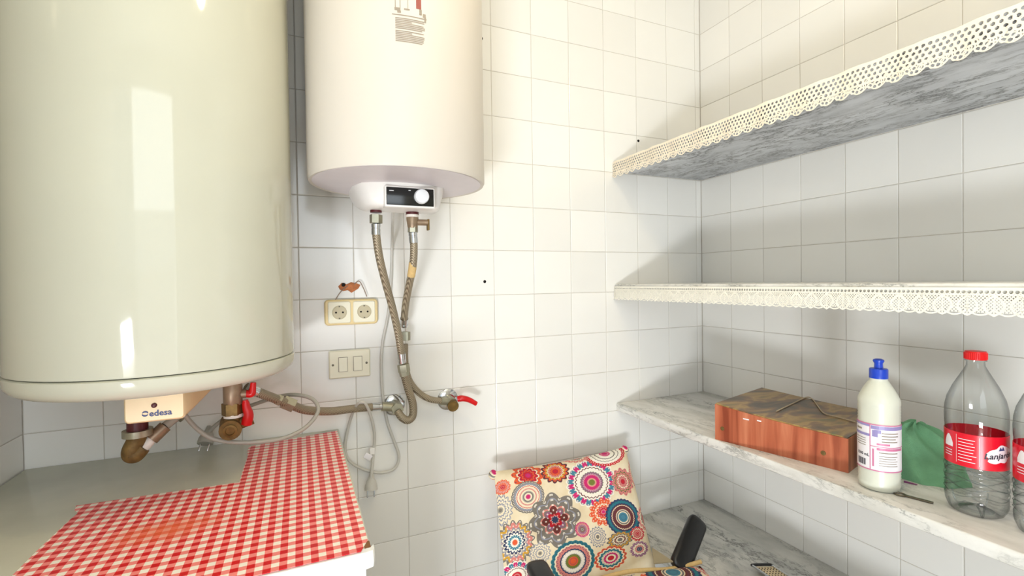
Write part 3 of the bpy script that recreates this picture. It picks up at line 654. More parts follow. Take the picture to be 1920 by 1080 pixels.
for cx in (x0+0.011, x1-0.011):
    MB().lathe([(0.0034, 0.009), (0.0034, 0.0102), (0.002, 0.0104)], 12, frame((cx, 0, zc), (0,-1,0))).build('screw', M_OLDMETAL, sw)
tw = thing('loose_wire', 'two bare brown wires running from the chipped hole into the socket', 'wire', ony(660, 560, -.006))
MB().tube(spline([ony(652, 536, -.003), ony(643, 543, -.008), ony(636, 551, -.010), ony(629, 562, -.008)], 6), 0.0014, 8).build('wire', M_WIRE, tw)
MB().tube(spline([ony(664, 533, -.003), ony(673, 527, -.010), ony(680, 537, -.012), ony(688, 556, -.010)], 6), 0.0014, 8).build('wire', M_WIRE, tw)

# ------------------------------------------------------------------ table with gingham vinyl
TZ = 0.876; TX1 = -1.424; TY1 = -0.712
tb = thing('side_table', 'white-edged wooden table with a dull grey top under the large heater', 'table', (-1.775, -0.36, FLOOR_Z))
MB().box(XL+0.004, TX1-0.004, TY1+0.012, -0.004, TZ-0.022, TZ, b=0.002).build('top', M_TABLE, tb)
mb = MB(); prof = [(0.012, TZ-0.0005), (0.001, TZ-0.001), (-0.006, TZ-0.007), (-0.008, TZ-0.016), (-0.004, TZ-0.025), (0.012, TZ-0.027)]
mb.loft([[(x, TY1+a+dx, z) for a, z in prof] for x, dx in ((XL+0.004, 0), (TX1-0.012, 0), (TX1-0.002, 0.003), (TX1+0.001, 0.009))])
mb.build('front_edge', M_WHITE_PAINT, tb, angle=35)
MB().box(TX1-0.014, TX1-0.0035, TY1+0.0125, TY1+0.034, TZ-0.010, TZ+0.0004, b=0.001).build('chipped_corner', M_CHIP, tb)
for x in (TX1-0.056, XL+0.02):
    for y in (TY1+0.012, -0.06):
        MB().box(x, x+0.045, y, y+0.045, FLOOR_Z, TZ-0.0225, b=0.003).build('leg', M_WHITE_PAINT, tb)
MB().box(XL+0.066, TX1-0.058, TY1+0.022, TY1+0.040, TZ-0.115, TZ-0.0225, b=0.002).build('apron', M_WHITE_PAINT, tb)
MB().box(TX1-0.05, TX1-0.030, TY1+0.058, -0.062, TZ-0.115, TZ-0.0225, b=0.002).build('side_apron', M_WHITE_PAINT, tb)
MB().box(XL+0.066, TX1-0.058, TY1+0.030, TY1+0.040, 0.25, TZ-0.116, b=0.002).build('front_panel', M_TABLE, tb)
# the vinyl: cut ragged on its left and back edges, stuck to the table top
gp = [onz(x, y, TZ+0.0006) for x, y in ((632,808), (548,823), (467,838), (464,846), (464,858), (456,880), (449,905), (300,926), (143,949), (140,957), (146,963), (128,978), (70,1033), (20,1083))]
gp = [Vector((min(p.x, TX1-0.006), p.y, p.z)) for p in gp] + [Vector((-1.925, TY1+0.004, TZ)), Vector((TX1-0.020, TY1+0.004, TZ)), Vector((TX1-0.006, TY1+0.034, TZ))]
SC = onz(310, 995, TZ); GL = Vector((TX1-0.004, TY1+0.004, TZ)); sc = SC-GL
_r = Matrix.Rotation(-0.5, 3, 'Z'); SCUFF = tuple(-(_r @ Vector((sc.x, sc.y*1.6, 0))))
M_GING = gingham_mat()
mb = MB(); mb.loft([[(p.x, p.y, TZ+0.0005) for p in gp], [(p.x, p.y, TZ+0.0015) for p in gp]])
tag(mb.build('gingham_cover', M_GING, loc=GL, smooth=False), 'red and white gingham vinyl stuck on the table, one corner cut away', 'table cover')

# ------------------------------------------------------------------ things on the low marble shelf
LZ = 0.8372
# wood-print box
A = Vector((-0.434, -0.470, LZ)); e1 = Vector((0.262, -0.965, 0)).normalized(); e2 = Vector((-e1.y, e1.x, 0)); BL, BD = 0.328, 0.305
bxm = Matrix((e1, e2, Vector((0,0,1)))).transposed().to_4x4(); bxm.translation = A
bo = thing('storage_box', 'flat reddish wood-look box with a landscape lid on the marble shelf', 'box', A + e1*BL/2 + e2*BD/2)
nx = 16
def hgt(t): return 0.102 - 0.021*t - 0.003*math.sin(PI*t)
mb = MB()
mb.loft([[tuple(bxm @ Vector((BL*t, 0.0, 0.0))), tuple(bxm @ Vector((BL*t, 0.0, hgt(t)))), tuple(bxm @ Vector((BL*t, BD, hgt(t)))), tuple(bxm @ Vector((BL*t, BD, 0.0)))] for t in [i/nx for i in range(nx+1)]])
mb.build('body', M_WOOD, bo, angle=30)
mb = MB()
mb.loft([[tuple(bxm @ Vector((BL*t, 0.0015, hgt(t)+0.0002))), tuple(bxm @ Vector((BL*t, 0.003, hgt(t)+0.003))), tuple(bxm @ Vector((BL*t, BD-0.003, hgt(t)+0.003))), tuple(bxm @ Vector((BL*t, BD-0.0015, hgt(t)+0.0002)))] for t in [0.003+0.994*i/nx for i in range(nx+1)]])
mb.build('lid', M_LID, bo, angle=30)
for s, z in ((0.022, 0.036), (0.276, 0.034)):
    MB().lathe([(0.0058, 0.0), (0.0055, 0.0016), (0.0030, 0.0022)], 16, frame(bxm @ Vector((s, 0, z)), -e2)).build('rivet', M_BRASS_DARK, bo)
for s, z, w in ((0.089, 0.077, 0.016), (0.124, 0.080, 0.011)):
    MB().box(s-w/2, s+w/2, -0.0004, 0.001, z-0.0016, z+0.0016, bxm).build('paper_tear', M_LABEL_W, bo, smooth=False)
ltz = LZ+0.102
def lid_point(x, y):
    z = ltz
    for _ in range(6):
        p = onz(x, y, z); t = min(1, max(0, (p-A).dot(e1)/BL)); z = LZ + hgt(t) + 0.0052
    return onz(x, y, z)
P = spline([lid_point(x, y) for x, y in ((1456, 771), (1485, 757), (1512, 745), (1524, 749), (1534, 762), (1546, 775), (1575, 783), (1604, 791))], 8)
st = MB(); st.tube(P, 0.0016, 8); tag(st.build('string', M_STRING), 'thin beige string lying loose on the box lid', 'string')

def curved(mb, c, r, a0, a1, z0, z1, n=None):
    n = n or max(2, int(abs(a1-a0)/0.12)); mb.add([(c.x+r*math.cos(a0+(a1-a0)*i/n), c.y+r*math.sin(a0+(a1-a0)*i/n), z) for i in range(n+1) for z in (z0, z1)], [(2*i, 2*i+2, 2*i+3, 2*i+1) for i in range(n)])
# bleach bottle: milky ribbed body, blue push-pull cap, pink-edged label
bc = Vector((-0.366, -0.862, LZ)); r0 = 0.0385
bt = thing('bleach_bottle', 'milky white cleaning bottle with blue push-pull cap and pink-lined label', 'bottle', bc)
prof = [(0.020, 0.002), (0.031, 0.0), (0.036, 0.003), (r0, 0.012)]
for k in range(5): z = 0.016+0.0062*k; prof += [(r0, z), (r0-0.0010, z+0.0031)]
prof += [(r0, 0.047), (r0-0.0003, 0.050), (r0-0.0003, 0.142), (r0, 0.145)]
for k in range(6): z = 0.148+0.0062*k; prof += [(r0, z), (r0-0.0010, z+0.0031)]
prof += [(r0, 0.186), (r0-0.0004, 0.196), (0.034, 0.206), (0.026, 0.222), (0.0185, 0.234), (0.0165, 0.237), (0.0165, 0.244)]
MB().lathe(prof, 48, Matrix.Translation(bc)).build('body', M_BLEACH, bt, angle=60)
cp = MB().lathe([(0.0172, 0.241)] + [(0.0172, 0.2415), (0.0172, 0.260), (0.0160, 0.262), (0.0085, 0.263)], 32, Matrix.Translation(bc)).build('cap', M_BLUE, bt)
MB().lathe([(0.0085, 0.262), (0.0080, 0.270), (0.0078, 0.273), (0.0105, 0.278), (0.0100, 0.281), (0.0060, 0.283)], 24, Matrix.Translation(bc)).build('nozzle', M_BLUE, cp)
va = math.atan2(CAM.y-bc.y, CAM.x-bc.x)     # side of the bottle turned to the room
lb = MB(); curved(lb, bc, r0+0.0006, va-2.2, va+2.2, LZ+0.046, LZ+0.147, 40); lab = lb.build('label', M_LABEL_W, bt, fix=False)
rl = r0+0.0010
def pr(lst, name, m_):
    q = MB()
    for a0, a1, z0, z1 in lst: curved(q, bc, rl, va+a0, va+a1, LZ+z0, LZ+z1)
    q.build(name, m_, lab, fix=False, smooth=False)
pr([(-2.2, 2.2, 0.046, 0.0485), (-2.2, 2.2, 0.1445, 0.147), (-0.42, -0.38, 0.0485, 0.1445), (-0.38, 2.2, 0.0985, 0.1000), (-0.10, 1.3, 0.092, 0.097), (-0.10, 0.5, 0.103, 0.107), (-0.3, -0.22, 0.056, 0.094)], 'pink_lines', M_PINK)
pr([(-2.2, -0.42, 0.119, 0.1245), (-0.36, 2.2, 0.136, 0.1435), (-2.2, -0.42, 0.140, 0.1445), (-0.30, -0.05, 0.120, 0.134), (-0.2, 0.1, 0.128, 0.135)], 'lilac_bands', M_LILAC)
pr([(-1.25, -0.85, 0.130, 0.134), (-1.3, -0.62, 0.112, 0.1135), (-1.3, -0.62, 0.107, 0.1085), (-1.3, -0.62, 0.102, 0.1035), (-1.2, -0.62, 0.097, 0.0985), (0.12, 0.95, 0.128, 0.130), (0.12, 0.95, 0.122, 0.124), (0.12, 0.8, 0.116, 0.118), (0.12, 0.9, 0.110, 0.112), (0.0, 0.9, 0.086, 0.088), (0.0, 0.9, 0.079, 0.0803), (0.0, 0.8, 0.074, 0.0753), (0.0, 0.9, 0.069, 0.0703), (0.0, 0.85, 0.064, 0.0653), (0.0, 0.9, 0.059, 0.0603)], 'small_print', M_INK_SOFT)
pr([(-1.15 + 0.042*k, -1.15 + 0.042*k + (0.028 if k % 3 else 0.016), 0.054, 0.068) for k in range(13)], 'barcode', M_INK)
def wrap_b(x, y, c=bc, r=rl, a=va-0.82, z=LZ+0.0775): return (c.x+r*math.cos(a+x/r), c.y+r*math.sin(a+x/r), z+y)
text_mb('1500 mL', 0.0085, None, wrap_b, bold=0.0002).build('volume_lettering', M_INK, lab, smooth=False, fix=False)

# clear water bottles with red caps and red labels
def water_bottle(c, label, turn):
    t = thing('water_bottle', label, 'bottle', c, 'empty clear plastic water bottles')
    R = 0.0465; prof = [(0.012, 0.006), (0.026, 0.004), (0.034, 0.0), (0.040, 0.004), (R-0.001, 0.018), (R, 0.028)]
    for k in range(4): z = 0.034+0.0155*k; prof += [(R, z), (R-0.0022, z+0.005), (R-0.0022, z+0.0075), (R, z+0.012)]
    prof += [(R-0.0006, 0.096), (R-0.0006, 0.168), (R, 0.172), (R+0.0004, 0.190), (R-0.0005, 0.206), (R-0.004, 0.224), (0.034, 0.246), (0.025, 0.264), (0.0175, 0.279), (0.0140, 0.287), (0.0135, 0.296), (0.0165, 0.2965), (0.0165, 0.2985), (0.0130, 0.299)]
    MB().lathe(prof, 64, Matrix.Translation(c), cap=False).build('bottle_shell', M_CLEAR, t, angle=70)
    mb = MB(); mb.lathe([(0.002, 0.012), (0.018, 0.009), (0.026, 0.0045)], 40, Matrix.Translation(c), cap=False)
    for k in range(5):
        a = 2*PI*k/5; mb.tube(spline([c + Vector((r*math.cos(a), r*math.sin(a), z)) for r, z in ((0.006, 0.012), (0.020, 0.010), (0.034, 0.002), (0.042, 0.010), (0.0462, 0.026))], 5), 0.0014, 6)
    mb.build('foot', M_CLEAR_RIM, t)
    mb = MB()
    for z in (0.040, 0.0555, 0.071, 0.0865):
        mb.tube([c + Vector(((R+0.0003)*math.cos(q*2*PI/48), (R+0.0003)*math.sin(q*2*PI/48), z+0.0035*math.sin(q*2*PI/12+z*300))) for q in range(49)], 0.0009, 6)
    mb.build('wavy_ribs', M_CLEAR_RIM, t)
    mb = MB(); prof = [(0.0158, 0.2985), (0.0165, 0.299), (0.0168, 0.312), (0.0158, 0.3150), (0.010, 0.3158)]
    cp = mb.lathe(prof, 40, Matrix.Translation(c)).build('cap', M_CAP_RED, t)
    mb = MB()
    for q in range(40):
        a = 2*PI*q/40; mb.cyl(c + Vector((0.0168*math.cos(a), 0.0168*math.sin(a), 0.300)), c + Vector((0.0168*math.cos(a), 0.0168*math.sin(a), 0.312)), 0.0007, 5)
    mb.build('cap_ridges', M_CAP_RED, cp)
    l = MB().lathe([(R-0.0002, 0.096), (R+0.0004, 0.0965), (R+0.0004, 0.1595), (R-0.0002, 0.160)], 64, Matrix.Translation(c), cap=False).build('label', M_LABEL_RED, t)
    v = math.atan2(CAM.y-c.y, CAM.x-c.x) + turn; rr = R+0.0009
    def P_(a, z, e=0.0): return (c.x+(rr+e)*math.cos(v+a), c.y+(rr+e)*math.sin(v+a), c.z+z)
    # white cloud behind the name
    cl = MB(); n = 36; ring = []
    for i in range(n):
        a = 2*PI*i/n; k = 1 + 0.10*math.sin(5*a+0.6) + 0.05*math.sin(9*a); ring.append((0.78 + 0.48*k*math.cos(a), 0.127 + 0.016*k*math.sin(a) + 0.005*math.cos(a)))
    for q in range(4):   # rings inwards so the patch follows the curve
        f0, f1 = 1-q*0.25, 1-(q+1)*0.25
        vs = [P_(0.78+(a-0.78)*f, 0.127+(z-0.127)*f) for f in (f0, f1) for a, z in ring]
        cl.add(vs, [(i, (i+1) % n, n+(i+1) % n, n+i) for i in range(n)])
    cl.build('white_cloud', M_LABEL_W, l, fix=False, smooth=False)
    text_mb('Lanjar\u00f3n', 0.0150, None, lambda x, y: P_(0.78+x/rr, 0.125+y+0.10*x, 0.0004), bold=0.0003, shear=0.2).build('lettering', M_INK, l, smooth=False, fix=False)
    pk = MB(); pk.add([P_(a, z, 0.0004) for a, z in ((0.70, 0.1345), (0.77, 0.142), (0.82, 0.1375), (0.87, 0.143), (0.94, 0.1355))], [(0, 1, 2, 3, 4)]); pk.build('mountain_mark', M_INK_BLUE, l, fix=False, smooth=False)
    mb = MB()
    for a0, a1, z in [(-0.55, 0.02, 0.148-0.006*k) for k in range(8)]:
        w = random.uniform(0.75, 1.0); n_ = 6
        mb.add([P_(a0+(a1-a0)*w*i/n_, zz) for i in range(n_+1) for zz in (z, z+0.0012)], [(2*i, 2*i+2, 2*i+3, 2*i+1) for i in range(n_)])
    for a in (-0.62, 0.10): mb.add([P_(a, 0.102), P_(a+0.012, 0.102), P_(a+0.012, 0.156), P_(a, 0.156)], [(0,1,2,3)])
    n_ = 5; mb.add([P_(-1.15+0.4*i/n_, zz) for i in range(n_+1) for zz in (0.129, 0.129 + 0.024*math.sin(PI*(i+0.6)/6.2))], [(2*i, 2*i+2, 2*i+3, 2*i+1) for i in range(n_)])
    for z in (0.121, 0.116, 0.111): mb.add([P_(-1.15+0.36*i/n_, zz) for i in range(n_+1) for zz in (z, z+0.0014)], [(2*i, 2*i+2, 2*i+3, 2*i+1) for i in range(n_)])
    mb.build('white_print', M_LABEL_W, l, fix=False, smooth=False)
    return t
water_bottle(Vector((-0.318, -1.008, LZ)), 'empty clear water bottle, red cap and label, beside the green cloth', 0.0)
water_bottle(Vector((-0.322, -1.112, LZ)), 'empty clear water bottle cut off by the right picture edge', 0.15)

# crumpled green cloth behind the bleach bottle
cc = Vector((-0.205, -0.862, LZ)); rng = random.Random(11)
fold = [(rng.uniform(2, 9), rng.uniform(0, 6.28), rng.uniform(1, 5), rng.uniform(0.3, 1.0)) for _ in range(9)]
def clothp(u, v):
    a = 2*PI*u; e = v*PI/2*0.985
    cr = sum(w*(1-2*abs(math.sin(0.5*(round(f)*a) + ph + g*e))) for f, ph, g, w in fold)/len(fold)
    k = 1.0 + 0.42*cr*(0.3+0.7*math.cos(e))
    r = 0.090*k; x = r*math.cos(e)*math.cos(a)*0.80; y = r*math.cos(e)*math.sin(a)
    z = 0.116*(math.sin(e)**0.9)*(1+0.30*cr)
    if v == 0: z = 0
    sk = 0.028*(math.sin(e)**1.2)
    return tuple(cc + Vector((x+sk*0.9, y+sk*0.7, max(z, 0))))
mb = MB(); mb.grid(clothp, 160, 40); o = mb.build('green_cloth', M_GREEN, loc=cc, angle=60)
tag(o, 'crumpled green cloth behind the milky bottle', 'cloth')
# small metal tool and a purple stick
ta, tb_ = onz(1678, 926, LZ), onz(1750, 945, LZ); d = (tb_-ta).normalized(); L = (tb_-ta).length
tm = frame(ta + Vector((0,0,0.0022)), (0,0,1), d)
tl = thing('bottle_opener', 'small dull metal opener lying in front of the clear bottles', 'tool', ta)
mb = MB(); mb.box(L*0.25, L, -0.0035, 0.0035, -0.0015, 0.0015, tm, b=0.0008); mb.build('handle', M_OLDMETAL, tl)
mb = MB(); P = [tm @ Vector((L*0.14 + 0.010*math.cos(a*PI/8), 0.008*math.sin(a*PI/8), 0)) for a in range(17)]; mb.tube(P, 0.0018, 8); mb.build('loop', M_OLDMETAL, tl)
pa_, pb_ = onz(1695, 903, LZ+0.0015), onz(1720, 909, LZ+0.0015)
mb = MB(); mb.tube([pa_, pa_*0.5+pb_*0.5, pb_], lambda t: 0.0024-0.0012*t, 8); tag(mb.build('purple_stick', M_PURPLE), 'short purple plastic stick in front of the green cloth', 'stick')

# ------------------------------------------------------------------ patterned chair below the tiles
def project(p):
    d = Vector(p)-CAM; z = d.dot(W_); return 960+F_PX*d.dot(R_)/z, 540-F_PX*d.dot(U_)/z
YT, YB = -0.085, -0.245
TLc, TRc, BLc, BRc = ony(926, 884, YT), ony(1172, 838, YT), ony(946, 1078, YB), ony(1226, 1052, YB)
ext = 1.22
def quad(s, t): return (TLc.lerp(TRc, s)).lerp(BLc.lerp(BRc, s), t)
def solve(px, py):
    s, t = 0.5, 0.5
    for _ in range(20):
        x, y = project(quad(s, t)); h = 1e-3; xs, ys = project(quad(s+h, t)); xt, yt = project(quad(s, t+h))
        a, b, c_, d_ = (xs-x)/h, (xt-x)/h, (ys-y)/h, (yt-y)/h; D = a*d_-b*c_; ex, ey = px-x, py-y
        s += (d_*ex-b*ey)/D; t += (-c_*ex+a*ey)/D
    return s, t
CW = (TRc-TLc).length; CH = (BLc-TLc).length
def mandala_mat():
    m, nt, b = new_mat('mandala_print_cotton'); b.inputs['Roughness'].default_value = 0.9
    uv = N(nt, 'ShaderNodeUVMap'); uv.uv_map = 'cloth'
    nz = N(nt, 'ShaderNodeTexNoise', i_Scale=20.0, i_Detail=3.0); nt.links.new(uv.outputs[0], nz.inputs['Vector'])
    col = ramp(nt, nz.outputs[0], [(0.3, rgb(228, 208, 170)), (0.7, rgb(240, 226, 196))])
    cr, wh_, pk, rd, og, tl_, nv, br, gy, yl, gr = (rgb(*c) for c in ((238,222,190), (244,236,220), (206,40,110), (200,28,44), (226,92,48), (40,116,128), (52,62,96), (110,48,44), (126,118,108), (214,160,50), (120,124,50)))
    bl = rgb(70, 130, 150); lv = rgb(150, 96, 128); pp = rgb(214, 130, 120); sg = rgb(146, 146, 156)
    L = [  # pixel centre, radii, turn, petals, amplitude, rings (start radius, colour), alternate petals
     (986,896,27,26,0.2,10,.16,[(0,pk),(.18,rd),(.34,og),(.44,rd),(.62,cr),(.72,og)],None),
     (986,938,30,32,0,28,.02,[(0,pk),(.16,cr),(.24,gy),(.36,cr),(.46,pp),(.54,cr),(.66,rd),(.70,cr),(.74,sg),(.86,gy)],None),
     (940,916,13,14,0,12,.10,[(0,rd),(.35,og),(.55,pp),(.8,og)],None),
     (1038,889,25,24,0,14,.14,[(0,rd),(.22,og),(.4,pp),(.52,cr),(.6,yl),(.72,og),(.84,br)],None),
     (1106,918,44,54,0,26,.05,[(0,gr),(.14,og),(.18,pk),(.34,lv),(.42,gy),(.46,wh_),(.62,br),(.66,wh_),(.72,pk),(.92,sg),(.95,wh_)],(.72,.92,bl,13)),
     (1132,853,36,32,0,24,.03,[(0,pk),(.24,wh_),(.42,gy),(.48,wh_),(.62,gy),(.66,wh_),(.82,rd)],None),
     (1166,922,20,32,0,12,.12,[(0,rd),(.2,pp),(.42,cr),(.5,pp),(.66,gr),(.74,pp)],None),
     (1038,988,44,54,0,8,.16,[(0,nv),(.14,rd),(.30,lv),(.42,gy),(.48,pp),(.56,gy),(.74,sg),(.80,gy)],(.22,.50,br,4)),
     (1130,985,24,29,0,12,.15,[(0,pk),(.16,rd),(.40,og),(.52,cr),(.62,og)],None),
     (1170,1003,32,44,0.25,30,.03,[(0,bl),(.26,cr),(.32,gy),(.38,cr),(.42,br),(.62,cr),(.66,br),(.70,nv),(.76,tl_),(.90,nv)],None),
     (962,1022,34,41,0,16,.14,[(0,og),(.14,wh_),(.22,bl),(.34,wh_),(.42,nv),(.52,cr),(.58,sg),(.68,yl),(.84,gy)],(.66,.9,pp,4)),
     (1090,1016,13,17,0.2,14,.04,[(0,gy),(.25,br),(.4,lv),(.62,pp),(.8,pk)],None),
     (1074,1078,40,44,0,24,.03,[(0,og),(.22,gr),(.34,wh_),(.54,nv),(.60,pp),(.78,cr),(.84,tl_)],None),
     (937,958,19,28,0,16,.14,[(0,gy),(.2,cr),(.34,sg),(.46,cr),(.6,sg),(.7,cr),(.86,sg)],None),
     (1010,1050,19,20,0,16,.14,[(0,gy),(.2,cr),(.34,sg),(.46,cr),(.6,sg),(.7,cr),(.86,sg)],None),
     (1120,1037,15,22,0,16,.14,[(0,gy),(.2,cr),(.34,sg),(.46,cr),(.6,sg),(.7,cr),(.86,sg)],None),
     (1201,1046,14,17,0,12,.12,[(0,rd),(.3,pp),(.45,rd),(.6,cr),(.72,rd)],None),
     (1218,1012,16,30,0,12,.12,[(0,rd),(.3,pp),(.45,gy),(.6,cr),(.72,pp)],None),
     (1165,1052,24,18,0,12,.14,[(0,gy),(.2,cr),(.34,br),(.46,cr),(.6,gy),(.7,yl),(.86,gy)],None),
     (1080,855,24,16,0,14,.12,[(0,rd),(.3,pp),(.45,gy),(.6,cr),(.72,pp)],None),
     (1198,900,18,40,0.2,24,.03,[(0,pp),(.3,wh_),(.45,br),(.6,cr),(.8,pp)],None),
     (1148,1088,30,26,0,16,.08,[(0,rd),(.2,cr),(.32,pk),(.45,cr),(.58,tl_),(.74,cr),(.84,og)],None),
     (1206,1082,18,18,0,12,.12,[(0,nv),(.3,pp),(.5,cr),(.7,lv)],None),
     (966,1086,30,30,0,20,.06,[(0,rd),(.3,wh_),(.5,br),(.56,wh_),(.64,pk),(.92,wh_)],(.64,.92,bl,10)),
    ]
    CY = (TRc-TLc).length
    for k, (px, py_, rx, ry, rot, n, amp, rings, alt) in enumerate(L):
        s, t = solve(px, py_); s2, t2 = solve(px+rx, py_ - 0.17*rx); s3, t3 = solve(px, py_+ry)
        a = max(0.012, (s2-s)*CW); bq = max(0.012, (t3-t)*CH); cx, cy = s*CW, t*CH
        for rep in ((0, 0),):
            vm = N(nt, 'ShaderNodeMapping'); vm.vector_type = 'TEXTURE'; vm.inputs['Location'].default_value = (cx, cy, 0); vm.inputs['Rotation'].default_value = (0, 0, rot); vm.inputs['Scale'].default_value = (a, bq, 1)
            nt.links.new(uv.outputs[0], vm.inputs['Vector']); sp = N(nt, 'ShaderNodeSeparateXYZ'); nt.links.new(vm.outputs[0], sp.inputs[0])
            ln = math_n(nt, 'SQRT', math_n(nt, 'ADD', math_n(nt, 'MULTIPLY', sp.outputs[0], sp.outputs[0]), math_n(nt, 'MULTIPLY', sp.outputs[1], sp.outputs[1])))
            th = math_n(nt, 'ARCTAN2', sp.outputs[1], sp.outputs[0])
            w = math_n(nt, 'ABSOLUTE', math_n(nt, 'COSINE', math_n(nt, 'MULTIPLY', th, n/2.0)))
            r = math_n(nt, 'MULTIPLY', ln, math_n(nt, 'MULTIPLY_ADD', w, -amp*1.6, 1.0+amp))
            c = ramp(nt, r, rings, 'CONSTANT')
            if alt:
                r0_, r1_, ac, an = alt
                sel = math_n(nt, 'GREATER_THAN', math_n(nt, 'COSINE', math_n(nt, 'MULTIPLY', th, float(an))), 0.0)
                sel = math_n(nt, 'MULTIPLY', sel, math_n(nt, 'MULTIPLY', math_n(nt, 'GREATER_THAN', r, r0_), math_n(nt, 'LESS_THAN', r, r1_)))
                c = mixc(nt, sel, c, ac)
            dots = math_n(nt, 'MULTIPLY', math_n(nt, 'GREATER_THAN', math_n(nt, 'COSINE', math_n(nt, 'MULTIPLY', th, float(n*2))), 0.35), math_n(nt, 'GREATER_THAN', math_n(nt, 'FRACT', math_n(nt, 'MULTIPLY', r, 5.3)), 0.66))
            c = mixc(nt, math_n(nt, 'MULTIPLY', dots, 0.75), c, wh_ if k % 3 else nv)
            col = mixc(nt, math_n(nt, 'LESS_THAN', r, 1.0), col, c)
    nt.links.new(col, b.inputs['Base Color'])
    n2 = N(nt, 'ShaderNodeTexNoise', i_Scale=900.0); nt.links.new(uv.outputs[0], n2.inputs['Vector']); bp = N(nt, 'ShaderNodeBump', i_Strength=0.15, i_Distance=0.001)
    nt.links.new(n2.outputs[0], bp.inputs['Height']); nt.links.new(bp.outputs[0], b.inputs['Normal'])
    return m
M_MAND = mandala_mat()
def set_uv(o, fn):
    me = o.data; lay = me.uv_layers.new(name='cloth')
    for lp in me.loops: lay.data[lp.index].uv = fn(me.vertices[lp.vertex_index].co + Vector(o.matrix_world.translation if o.parent is None else o.parent.location))
ch = thing('folding_chair', 'folding chair in mandala-print cotton cover leaning back by the tiled wall', 'chair', (-0.72, -0.42, FLOOR_Z))
nrm = (TRc-TLc).cross(BLc-TLc).normalized()
if nrm.y > 0: nrm = -nrm
def backp(u, v, side):
    s, t = u, v*ext
    p = quad(s, t)
    eu = 1-abs(2*u-1)**6; ev = 1-abs(2*v-1)**7
    th = 0.026*(max(0, eu)**0.5)*(max(0, ev)**0.5)
    wr = 0.0022*math.sin(9*u+4*v)+0.0015*math.sin(17*v-6*u)
    sag = -0.010*math.sin(PI*u)*(1-v)**4
    return p + nrm*((th+wr*eu*ev) if side else -th*0.7) + Vector((0, 0, sag))
mb = MB(); nu, nv = 40, 34
mb.grid(lambda u, v: backp(u, v, 1), nu, nv); mb.grid(lambda u, v: backp(u, v, 0), nu, nv)
bk = mb.build('back_cushion', M_MAND, ch, angle=70)
ux = (TRc-TLc).normalized(); uy = (BLc-TLc); uy = (uy - uy.dot(ux)*ux).normalized()
def back_uv(p):
    # invert the (nearly parallel) panel: t along height, s along width
    t = (p-TLc).dot(uy)/((BLc-TLc).dot(uy)); a = TLc.lerp(BLc, t); b_ = TRc.lerp(BRc, t); s = (p-a).dot(ux)/((b_-a).dot(ux)); return (s*CW, t*CH)
set_uv(bk, back_uv)
for c_ in (TLc, TRc):
    mb = MB(); mb.lathe([(0.003, -0.015), (0.013, -0.010), (0.016, 0.0), (0.012, 0.010), (0.003, 0.014)], 14, frame(c_ + Vector((0,0.004,-0.012)), (0.4, -0.3, 0.8))); k = mb.build('tied_corner', M_MAND, ch); set_uv(k, (lambda p, c_=c_: (solve(986, 938)[0]*CW + (p.x-c_.x)*1.0, solve(986, 938)[1]*CH + (c_.z-p.z)*1.0)))
# seat cushion with rolled piping along its rear edge
RL, RR = Vector((-0.985, -0.235, 0.405)), Vector((-0.398, -0.372, 0.405)); sd = (RR-RL).normalized(); fd = Vector((sd.y, -sd.x, 0)); SLn = (RR-RL).length; SDp = 0.42
def seatp(u, v, side):
    p = RL + sd*(SLn*u) + fd*(SDp*v); eu = 1-abs(2*u-1)**6; ev = 1-abs(2*v-1)**6; th = 0.024*(max(0, eu)**0.5)*(max(0, ev)**0.5)
    return p + Vector((0, 0, th + 0.003*math.sin(8*u+3*v)*eu*ev if side else -th))
mb = MB(); mb.grid(lambda u, v: seatp(u, v, 1), 36, 28); mb.grid(lambda u, v: seatp(u, v, 0), 36, 28)
se = mb.build('seat_cushion', M_MAND, ch, angle=70)
# lay the same printed cloth over the seat, shifted along the roll
s0, t0 = solve(1170, 1003); p0 = onz(1262, 1070, 0.43)
set_uv(se, lambda p: (s0*CW + (p-p0).dot(sd)*0.8, t0*CH - (p-p0).dot(fd)*0.62))
P = spline([RL + sd*(SLn*t) + Vector((0, -0.004, 0.014 + 0.006*math.sin(t*13) - 0.010*(1-t))) for t in [i/10 for i in range(11)]], 6)
MB().tube(P, 0.0065, 10).build('piping', M_PIPING, ch)
fl = [onz(1222, 1026, 0.44), onz(1262, 1052, 0.432), onz(1226, 1056, 0.43)]
mb = MB(); mb.loft([[tuple(p) for p in fl], [tuple(p - Vector((0,0,0.004))) for p in fl]]); mb.build('fabric_flap', M_BEIGE, ch, smooth=False)
# armrests: padded black bars on bent metal tube
def armrest(a, b, wd, tilt):
    a, b = Vector(a), Vector(b); d = (b-a).normalized(); M = frame((a+b)/2, d, tilt); L = (b-a).length/2
    mb = MB(); sec = [(wd/2*math.copysign(abs(math.cos(q*PI/8))**0.5, math.cos(q*PI/8)), 0.015*math.copysign(abs(math.sin(q*PI/8))**0.6, math.sin(q*PI/8))) for q in range(16)]
    mb.loft([[(x*k, y*k, z) for x, y in sec] for z, k in ((-L, 0.55), (-L+0.006, 0.85), (-L+0.018, 1), (L-0.018, 1.0), (L-0.006, 0.88), (L, 0.6))], True, M)
    ar = mb.build('armrest', M_BLACK_PL, ch, angle=50)
    low = a + Vector((0, -0.02, -0.10)); MB().tube(spline([(a+b)/2 - Vector((0,0,0.012)), a + Vector((-0.0, -0.01, -0.05)), low, Vector((low.x, low.y-0.02, FLOOR_Z))], 6), 0.009, 10).build('arm_tube', M_OLDMETAL, ar)
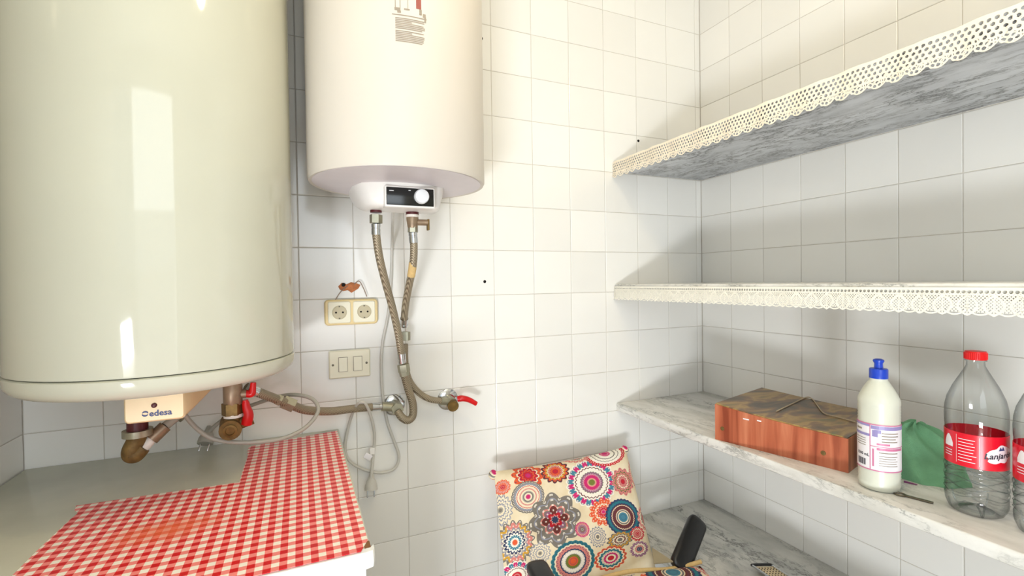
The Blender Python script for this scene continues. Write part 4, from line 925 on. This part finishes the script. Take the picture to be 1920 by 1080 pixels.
armrest((-0.475, -0.360, 0.405), (-0.315, -0.285, 0.495), 0.066, (0.8, -0.35, -0.5))
armrest((-0.965, -0.500, 0.505), (-0.952, -0.330, 0.532), 0.060, (1, 0.1, 0))
for sx in (-0.93, -0.50):
    MB().tube(spline([(sx, -0.11, 0.62), (sx, -0.20, 0.42), (sx+0.0, -0.42, 0.12), (sx, -0.62, FLOOR_Z+0.008)], 6), 0.010, 10).build('frame_tube', M_OLDMETAL, ch)
    MB().tube(spline([(sx+0.03, -0.70, 0.375), (sx+0.03, -0.50, 0.22), (sx+0.03, -0.20, FLOOR_Z+0.008)], 6), 0.010, 10).build('leg', M_OLDMETAL, ch)

# grater lying on the low worktop
ga = onz(1432, 1062, 0.400); gd = (onz(1475, 1100, 0.395)-ga).normalized(); gm = frame(ga, (0.15, 0.05, 1), gd)
gt = thing('grater', 'flat metal grater with white frame lying on the low worktop', 'grater', ga)
MB().box(0.0, 0.21, -0.034, 0.034, -0.003, 0.0, gm, b=0.001).build('grating_plate', M_CREAM_PL, gt)
mb = MB()
for i in range(12):
    for j in range(6): mb.lathe([(0.0022, 0.0), (0.0016, 0.0012)], 8, gm @ Matrix.Translation((0.012+0.0105*i, -0.026+0.0105*j, 0.0001)))
mb.build('teeth', M_DARKHOLE, gt)
for s in (-1, 1): MB().tube([gm @ Vector((-0.006, s*0.036, 0.0)), gm @ Vector((0.21, s*0.036, 0.0))], 0.0035, 10).build('side_rail', M_CHROME, gt)
MB().tube(spline([gm @ Vector((-0.004, 0.037, 0.0)), gm @ Vector((-0.012, 0.030, 0.0)), gm @ Vector((-0.010, -0.030, 0.0)), gm @ Vector((-0.004, -0.037, 0.0))], 5), 0.004, 10).build('end_cap', M_BLACK_PL, gt)
bpy.context.view_layer.update()
# tiny printed marks and ridges, too small to pick apart singly
for o in bpy.data.objects:
    if o.name.split('.')[0] in ('sticker_text', 'sticker_diagram', 'small_print', 'pink_lines', 'lilac_bands', 'barcode', 'white_print', 'panel_print', 'teeth', 'cap_ridges', 'wavy_ribs'): o['kind'] = 'stuff'
